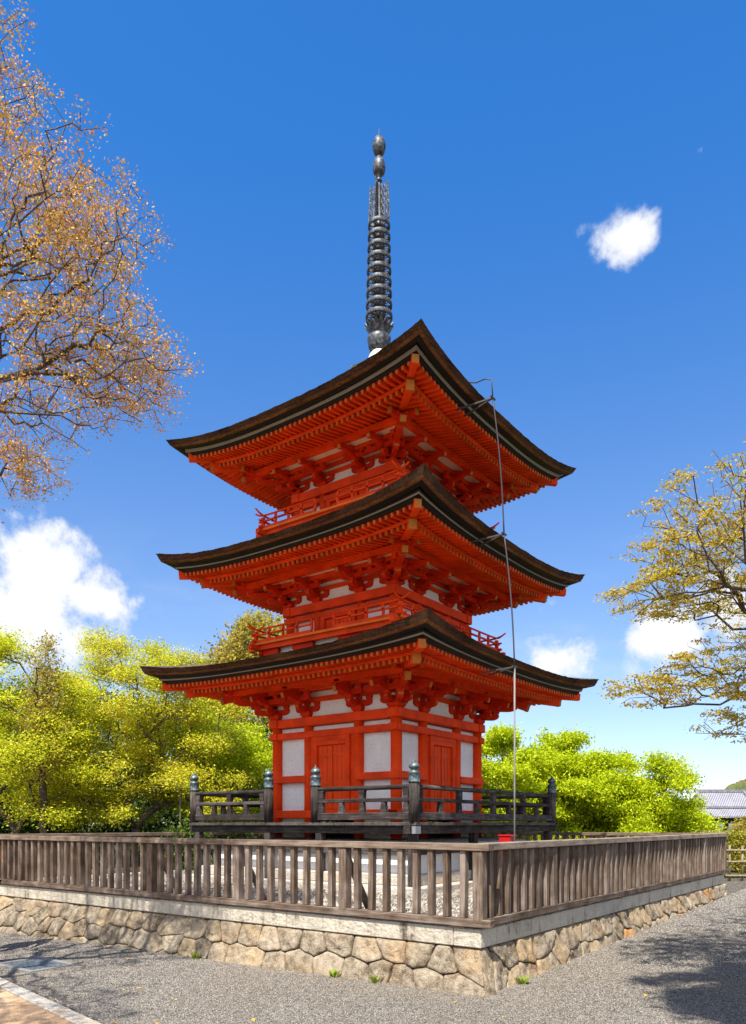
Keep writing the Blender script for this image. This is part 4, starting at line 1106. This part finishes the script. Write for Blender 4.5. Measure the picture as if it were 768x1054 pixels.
# shrubs behind the left fence
for i, (r_, f_, w, h, m, lab) in enumerate(((-6.35,16.6,.9,1.55,'leaf_dark','dark leafy shrub behind the fence between the maple trunks'), (-5.0,16.8,1.0,1.45,'leaf_dark','dark broad shrub behind the fence under the golden maple'),
        (-4.15,16.9,.65,1.75,'leaf_mid','light green arching bush left of the veranda'), (-7.9,18.4,1.1,1.7,'leaf_dark','deep green shrub behind the twin trunked maple'), (-3.5,18.0,.8,1.6,'leaf_mid','mid green bush just left of the veranda corner post'),
        (-8.6,16.2,.8,1.4,'leaf_dark','dark shrub at the very left edge behind the fence'), (-2.2,19.5,1.3,2.2,'leaf_mid','green bush behind the left part of the veranda'))):
    b = W(r_, f_, gz(*W(r_,f_)[:2])); e = empty('shrub', b, lab, 'shrub', 'shrubs behind the left fence')
    r = np.random.default_rng(60+i); T = rot_blob_pts([((r_,f_,b.z+h*.5),(w,w*.8,h*.5),160)], 1, 60+i)
    N, par, rad, tips, kids = skeleton(tuple(b), [(b.x,b.y,b.z+.15)], T, .04, 60+i)
    V, F = tubes(N, par, rad, 0, 4); mesh_np('stem', V, F, 'bark', e, True)
    P = N[r.integers(3, len(N), 5200)]+r.normal(0,1,(5200,3))*np.array([.10,.10,.09])
    V, F = leaves(P, .085, .25, i, .4, .1); mesh_np('foliage', V, F, m, e)
# lime green maples behind the right fence
for i, (r_, f_, zt_, w, lab) in enumerate(((3.7,21.5,4.35,1.5,'lime green maple rising beside the right wall of the pagoda'), (5.6,22.0,4.30,1.6,'broad lime green maple in the middle of the right hand row'), (7.5,22.0,3.75,1.5,'rounded lime green maple near the tiled temple roof'), (9.0,23.2,2.75,1.1,'low lime green maple at the right end of the row, before the temple'), (1.6,22.5,4.0,1.5,'lime green maple mostly hidden behind the pagoda body'))):
    tree('maple_tree', lab, 'tree', 'lime green maples behind the right fence', (r_,f_,-.8), [(r_,f_,.4),(r_,f_,1.2)],
         dome(r_, f_-.4, zt_, w*1.12, 80+i, 3.3, 46, 30, 260),
         'leaf_lime', .08, 66000, .14, 50+i, (.14,.14,.085), .4, weight=.3, clump=1.4)

# hedge, round bush and bamboo fence at the right end
hb_ = W(9.6,18.9); hz = gz(hb_.x,hb_.y)
e = empty('hedge', (hb_.x,hb_.y,hz), 'clipped hedge with reddish gold new tips behind the bamboo fence', 'hedge')
r = np.random.default_rng(5); n = 26000
px = r.uniform(-1.6,2.6,n); py = r.uniform(-.35,.35,n); pz = r.uniform(.05,1,n)**.6*1.12
k = (np.abs(py) > .2) | (pz > .95) | (r.random(n) < .25)
px, py, pz = px[k], py[k], pz[k]; P = np.stack([hb_.x+.8*px-.6*py, hb_.y+.6*px+.8*py, hz+pz],1)+r.normal(0,.03,(k.sum(),3))
V, F = leaves(P, .06, .3, 3); mesh_np('foliage', V, F, 'leaf_hedge', e)
bb = W(9.55,20.5); bz = gz(bb.x,bb.y)
tree('round_bush', 'round olive bush rising behind the clipped hedge at the right edge', 'bush', None, (9.95,20.5,bz), [(9.95,20.5,bz+.3)],
     [((9.95,20.5,1.0),(.38,.38,.75),260)], 'leaf_olive', .06, 9000, .05, 71, (.07,.07,.06), .2, weight=.2)
e = empty('bamboo_fence', W(9.0,18.0,gz(*W(9.0,18.0)[:2])), 'low open lattice bamboo fence in front of the hedge', 'fence')
zb = gz(*W(9.0,18.0)[:2])
for i in range(11):
    p = W(8.42+i*.30, 18.0, zb); mb = MB(); mb.tube([p, p+Vector((0,0,.84+random.uniform(-.02,.03)))], .026, 8, 'bamboo'); mb.build('upright', e, at=p)
for z in (.12,.45,.72):
    mb = MB(); mb.tube([W(8.30,17.95,zb+z), W(11.5,17.95,zb+z)], .022, 8, 'bamboo'); mb.build('cross_pole', e)

# ---------------------------------------------------------------- temple hall, hill, lamp
tb = W(54.5,120,-2.0)
e = empty('temple_hall', tb, 'distant temple hall with two tiers of pale grey tiled roof', 'temple')
TM = Matrix.Translation(tb) @ Matrix.Rotation(R(36.87), 4, 'Z')
def roofq(mb, zr, ze, hr, he, dr, de, m):
    """hipped slope ring: ridge half-length hr depth dr at zr ; eave half-length he depth de at ze"""
    mb.add([(-hr,-dr,zr),(hr,-dr,zr),(hr,dr,zr),(-hr,dr,zr),(-he,-de,ze),(he,-de,ze),(he,de,ze),(-he,de,ze),(-he,-de,ze-.25),(he,-de,ze-.25),(he,de,ze-.25),(-he,de,ze-.25)],
           [(0,1,2,3),(0,4,5,1),(1,5,6,2),(2,6,7,3),(3,7,4,0),(4,8,9,5),(5,9,10,6),(6,10,11,7),(7,11,8,4),(8,11,10,9)], m)
mb = MB(); mb.T = TM; roofq(mb, 8.55, 6.1, 3.6, 3.9, .2, 3.4, 'roof_tiles'); roofq(mb, 6.0, 4.75, 3.9, 6.6, 3.2, 5.6, 'roof_tiles')
rf = mb.build('roof', e)
mb = MB(); mb.T = TM; mb.box(-3.9,3.9,-.35,.35,8.55,9.0,'ridge_tiles'); mb.box(-4.0,4.0,-3.5,-3.15,6.0,6.3,'ridge_tiles')
for s in (-1,1): mb.beam((s*3.7,-.2,8.7),(s*3.95,-3.4,6.25),.4,.35,'ridge_tiles')
mb.build('ridge', rf)
mb = MB(); mb.T = TM; mb.box(-5.2,5.2,-4.4,4.4,-1.0,4.6,'temple_wood'); mb.build('wall', e)
for i in range(5):
    mb = MB(); mb.T = TM; x = -4.1+i*2.05; mb.box(x-.62,x+.62,-4.47,-4.405,2.2,3.7,'plaster'); mb.build('window', e)
mb = MB(); mb.T = TM; mb.box(-6,6,-5.2,5.2,-1.5,.9,'kerb_stone'); mb.build('base', e)
# a second lower hall roof to the right of it
tb2 = W(66,128,-2.0); e2 = empty('temple_hall', tb2, 'second lower grey tiled hall at the right edge of the frame', 'temple')
T0 = TM; TM = Matrix.Translation(tb2) @ Matrix.Rotation(R(36.87), 4, 'Z')
mb = MB(); mb.T = TM; roofq(mb, 6.4, 4.4, 4.6, 6.6, .2, 4.0, 'roof_tiles'); mb.build('roof', e2)
mb = MB(); mb.T = TM; mb.box(-5.2,5.2,-3.2,3.2,-1,4.3,'temple_wood'); mb.build('wall', e2)

hx = np.linspace(120,520,150); hy = np.linspace(300,470,80)
def hillz(r_, f_):
    tt = r_/f_
    prof_ = 10+ 46*max(0, min(1.3, (tt-.415)/.22))**.85
    env = math.sin(math.pi*min(1, max(0, (f_-300)/170)))**.6
    p = Vector((r_/7.5, f_/7.5, 0)); d = noise.cell(p) if False else 0
    v = noise.voronoi(p)[0][0]
    return -6+env*(prof_ + 3.0*(1-v*1.3) + 2.2*noise.noise(Vector((r_/3, f_/3, 1))) + 5*noise.noise(Vector((r_/40, f_/40, 4))))
vs = [tuple(W(a, b, hillz(a, b))) for b in hy for a in hx]; nx = len(hx)
fs = [(j*nx+i, j*nx+i+1, (j+1)*nx+i+1, (j+1)*nx+i) for j in range(len(hy)-1) for i in range(nx-1)]
mb = MB(); mb.add(vs, fs, 'woodland', True); o = mb.build('hill'); tag(o, kind='structure')

lp = W(-4.35, 17.2, 0); e = empty('street_lamp', lp, 'slim grey lamp pole with curved top behind the shrubs left of the veranda', 'lamp')
mb = MB(); mb.tube([lp, lp+Vector((0,0,2.2)), lp+Vector((-.04,-.03,2.42)), lp+Vector((-.14,-.11,2.56)), lp+Vector((-.30,-.22,2.60))], .018, 8, 'iron_frame'); mb.build('pole', e)
h_ = lp+Vector((-.35,-.26,2.60)); mb = MB(); mb.lathe((h_.x,h_.y,h_.z-.05), [(.02,0),(.06,.01),(.055,.04),(.02,.06)], 10, 'steel'); mb.build('lamp_head', e)

# ---------------------------------------------------------------- visitor at the extreme left edge
def skin_mesh(name, pts, edges, radii, mat, parent, sub=2, root=0):
    me = bpy.data.meshes.new(name); org = wloc(parent)
    me.from_pydata([tuple(Vector(p)-org) for p in pts], edges, []); o = bpy.data.objects.new(name, me); link(o); o.parent = parent
    import bmesh
    b_ = bmesh.new(); b_.from_mesh(me); b_.verts.layers.skin.verify(); b_.to_mesh(me); b_.free()
    for i, r_ in enumerate(radii): me.skin_vertices[0].data[i].radius = (r_, r_) if not hasattr(r_, '__len__') else r_
    me.skin_vertices[0].data[root].use_root = True
    o.modifiers.new('skin', 'SKIN'); s = o.modifiers.new('sub', 'SUBSURF'); s.levels = sub; s.render_levels = sub
    me.materials.append(M[mat]); return o
pr, pf = -5.19, 10.15; pz = gz(*W(pr,pf)[:2])
pers = empty('person', W(pr,pf,pz), 'visitor in rust orange top and black trousers at the far left edge, forearm held forward', 'person')
def P(r_, f_, z): return W(pr+r_, pf+f_, pz+z)
body_pts = [P(0,0,.95),P(0,0,1.12),P(0,0,1.32),P(0,0,1.44),P(0,0,1.50),P(.0,-.01,1.56),P(.01,0,1.64),P(.01,0,1.72),
            P(-.17,0,1.40),P(-.24,.02,1.15),P(-.18,-.2,1.02),P(.17,0,1.40),P(.20,-.02,1.24),P(.225,-.20,1.20),P(.235,-.27,1.195),
            P(-.10,0,.88),P(-.11,-.02,.50),P(-.11,.02,.09),P(-.11,-.14,.04),P(.10,0,.88),P(.13,-.06,.50),P(.14,.0,.09),P(.14,-.16,.04)]
ed = [(0,1),(1,2),(2,3),(3,4),(4,5),(5,6),(6,7),(3,8),(8,9),(9,10),(3,11),(11,12),(12,13),(13,14),(0,15),(15,16),(16,17),(17,18),(0,19),(19,20),(20,21),(21,22)]
ra = [(.15,.11),(.13,.10),(.16,.11),(.12,.09),.055,(.075,.085),(.085,.10),.05,.055,.042,.03,.055,.042,.032,.028,.085,.06,.04,.035,.085,.06,.04,.035]
bd = skin_mesh('body', body_pts, ed, ra, 'skin', pers)
for i, (dx, l) in enumerate(((-.03,.075),(-.01,.085),(.01,.08),(.028,.065))):
    a = P(.235+dx*.6, -.30, 1.195+dx*.5); skin_mesh('finger', [P(.235+dx*.5,-.27,1.195+dx*.4), a, P(.235+dx*.7,-.30-l*.6,1.18+dx*.5), P(.235+dx*.6,-.30-l*.7,1.15+dx*.5)], [(0,1),(1,2),(2,3)], [.012,.010,.009,.007], 'skin', bd, 1)
skin_mesh('finger', [P(.215,-.27,1.20), P(.20,-.31,1.215), P(.205,-.345,1.205)], [(0,1),(1,2)], [.013,.011,.009], 'skin', bd, 1)
skin_mesh('jacket', body_pts[0:4]+[body_pts[8],body_pts[9],P(-.20,-.12,1.06),body_pts[11],body_pts[12],P(.215,-.10,1.22)], [(0,1),(1,2),(2,3),(3,4),(4,5),(5,6),(3,7),(7,8),(8,9)],
          [(.17,.13),(.15,.12),(.18,.13),(.10,.10),.07,.056,.046,.07,.058,.05], 'jacket', pers)
skin_mesh('trousers', [body_pts[0],body_pts[15],body_pts[16],body_pts[17],body_pts[19],body_pts[20],body_pts[21]], [(0,1),(1,2),(2,3),(0,4),(4,5),(5,6)], [(.16,.12),.10,.078,.062,.10,.078,.062], 'trousers', pers)
skin_mesh('hair', [P(.01,.03,1.66),P(.01,.01,1.74),P(.01,.07,1.60)], [(0,1),(0,2)], [(.09,.10),(.06,.07),.07], 'hair', pers)
for s in (-.11,.14): skin_mesh('shoe', [P(s,.03,.05),P(s,-.10,.045),P(s,-.20,.035)], [(0,1),(1,2)], [.05,.048,.038], 'shoe', pers)

# ---------------------------------------------------------------- light, sky with clouds, camera
sun_h = Vector((.27,-.963,0)); EL = 58
d = Vector((sun_h.x*math.cos(R(EL)), sun_h.y*math.cos(R(EL)), math.sin(R(EL))))
sl = bpy.data.lights.new('sun', 'SUN'); sl.energy = 5.0; sl.angle = R(.53); sl.color = (1,.95,.87)
so = bpy.data.objects.new('sun', sl); link(so); so.rotation_euler = d.to_track_quat('Z', 'Y').to_euler()
w = bpy.data.worlds.new('World'); S.world = w; w.use_nodes = True
t = NT('w', world=w)
SKY = .106
sky = t.n('ShaderNodeTexSky', sky_type='NISHITA', sun_disc=False, sun_elevation=R(EL), sun_rotation=math.atan2(sun_h.x, sun_h.y), altitude=200, air_density=1.0, dust_density=.3, ozone_density=3.0)
dirv = t.n('ShaderNodeTexCoord').outputs['Generated']
sep = t.n('ShaderNodeSeparateXYZ', i_0=dirv).outputs
az = t.math('ARCTAN2', sep[0], sep[1]); el = t.math('ARCSINE', sep[2])
up = t.n('ShaderNodeMapRange', interpolation_type='SMOOTHSTEP', i_0=el, i_1=.10, i_2=.78).outputs[0]
skc = t.mix(1.0, sky.outputs[0], t.mix(up, (.93,.93,1.02), (.27,.88,1.43)), 'MULTIPLY')
nz = t.n('ShaderNodeTexNoise', i_Vector=dirv, i_Scale=17.0, i_Detail=9, i_Roughness=.62, i_Distortion=.3).outputs['Fac']
nz2 = t.n('ShaderNodeTexNoise', i_Vector=dirv, i_Scale=38.0, i_Detail=6, i_Roughness=.6).outputs['Fac']
def blob(px, py, rx, ry, amp=1.0):
    a = math.atan((px-384)/785)-R(36.87); e_ = math.atan((848-py)/math.hypot(785, px-384))
    sc = 785/math.cos(a+R(36.87))
    da = t.math('DIVIDE', t.math('SUBTRACT', az, a), rx/785*math.cos(a+R(36.87))**2*1.0)
    de = t.math('DIVIDE', t.math('SUBTRACT', el, e_), ry/785*math.cos(e_)**2)
    r2 = t.math('ADD', t.math('MULTIPLY', da, da), t.math('MULTIPLY', de, de))
    return t.math('MULTIPLY', t.math('SUBTRACT', 1.0, t.math('SQRT', r2)), amp)
B = [blob(20,640,130,70,1.2), blob(38,590,76,74,1.3), blob(100,618,66,42,1.2), blob(646,240,48,40,1.25), blob(612,234,26,12,.4), blob(690,655,80,50,1.15), blob(745,625,70,50,1.1), blob(572,680,56,36,1.15),
     blob(640,722,60,16,.5), blob(700,700,70,22,.45), blob(722,155,9,12,.30), blob(-120,600,120,60), blob(900,640,120,50), blob(575,610,26,30,.22), blob(450,740,120,14,.3)]
m = B[0]
for q in B[1:]: m = t.math('MAXIMUM', m, q)
nn_ = t.math('ADD', t.math('MULTIPLY', t.math('SUBTRACT', nz, .5), 1.7), t.math('MULTIPLY', t.math('SUBTRACT', nz2, .5), .9))
dens = t.math('ADD', m, nn_)
mask = t.n('ShaderNodeMapRange', interpolation_type='SMOOTHSTEP', i_0=dens, i_1=.22, i_2=.80, i_3=0., i_4=.97).outputs[0]
gate = t.n('ShaderNodeMapRange', interpolation_type='SMOOTHSTEP', i_0=m, i_1=-.35, i_2=.05).outputs[0]
mask = t.math('MULTIPLY', mask, gate)
wisp = t.n('ShaderNodeTexNoise', i_Vector=t.n('ShaderNodeMapping', i_Vector=dirv, i_Scale=(3,3,9)).outputs[0], i_Scale=2.2, i_Detail=7, i_Roughness=.6).outputs['Fac']
wm = t.math('MULTIPLY', t.n('ShaderNodeMapRange', i_0=wisp, i_1=.52, i_2=.8, i_3=0., i_4=.5).outputs[0], t.n('ShaderNodeMapRange', i_0=el, i_1=.38, i_2=.08, i_3=0., i_4=1.).outputs[0])
mask = t.math('MAXIMUM', mask, wm)
# unseen bright clouds added behind the photographer as fill light
back = t.math('ADD', t.math('MULTIPLY', sep[0], .6), t.math('MULTIPLY', sep[1], -.8))
bn = t.n('ShaderNodeTexNoise', i_Vector=dirv, i_Scale=3.0, i_Detail=7, i_Roughness=.6).outputs['Fac']
bm = t.n('ShaderNodeMapRange', interpolation_type='SMOOTHSTEP', i_0=t.math('ADD', bn, t.math('MULTIPLY', t.math('MINIMUM', back, .35), .35)), i_1=.44, i_2=.56, i_3=0., i_4=.95).outputs[0]
bm = t.math('MULTIPLY', bm, t.n('ShaderNodeMapRange', interpolation_type='SMOOTHSTEP', i_0=back, i_1=-.05, i_2=.12).outputs[0])
bm = t.math('MULTIPLY', bm, t.n('ShaderNodeMapRange', interpolation_type='SMOOTHSTEP', i_0=el, i_1=1.15, i_2=.85).outputs[0])
CVB = t.mix(bm, (1,1,1), (1.35,1.35,1.38)); mask = t.math('MAXIMUM', mask, bm)
CV = .62
ccol = t.ramp(t.math('ADD', t.math('MULTIPLY', dens, .5), .3), [(.3,(.72,.78,.90)), (.65,(.92,.94,.98)), (.9,(1,1,1))])
ccol = t.mix(1.0, t.mix(1.0, ccol, CVB, 'MULTIPLY'), (CV/SKY, CV/SKY, CV/SKY), 'MULTIPLY')
bg = t.n('ShaderNodeBackground', i_Color=t.mix(mask, skc, ccol), i_Strength=SKY)
t.n('ShaderNodeOutputWorld', i_0=bg.outputs[0])

cam = bpy.data.cameras.new('camera'); co = bpy.data.objects.new('camera', cam); link(co); S.camera = co
OFF = Vector((-.072, -.054, 0))
for o in S.objects:
    if o.parent is None and (o.name.startswith(('picket_fence', 'stone_retaining_wall', 'gravel_yard', 'weed')) or o.name == 'pebbles'): o.location += OFF
co.location = W(0,0,1.6); co.rotation_euler = (R(90), 0, R(36.87))
cam.sensor_fit = 'HORIZONTAL'; cam.sensor_width = 36; cam.lens = 785/768*36; cam.shift_y = 321/768; cam.clip_end = 5000; cam.clip_start = .05
S.view_settings.view_transform = 'Standard'; S.view_settings.look = 'None'; S.view_settings.gamma = 1; S.view_settings.exposure = .82
S.cycles.use_denoising = True
S.cycles.max_bounces = 8; S.cycles.diffuse_bounces = 3; S.cycles.transmission_bounces = 4; S.cycles.transparent_max_bounces = 4
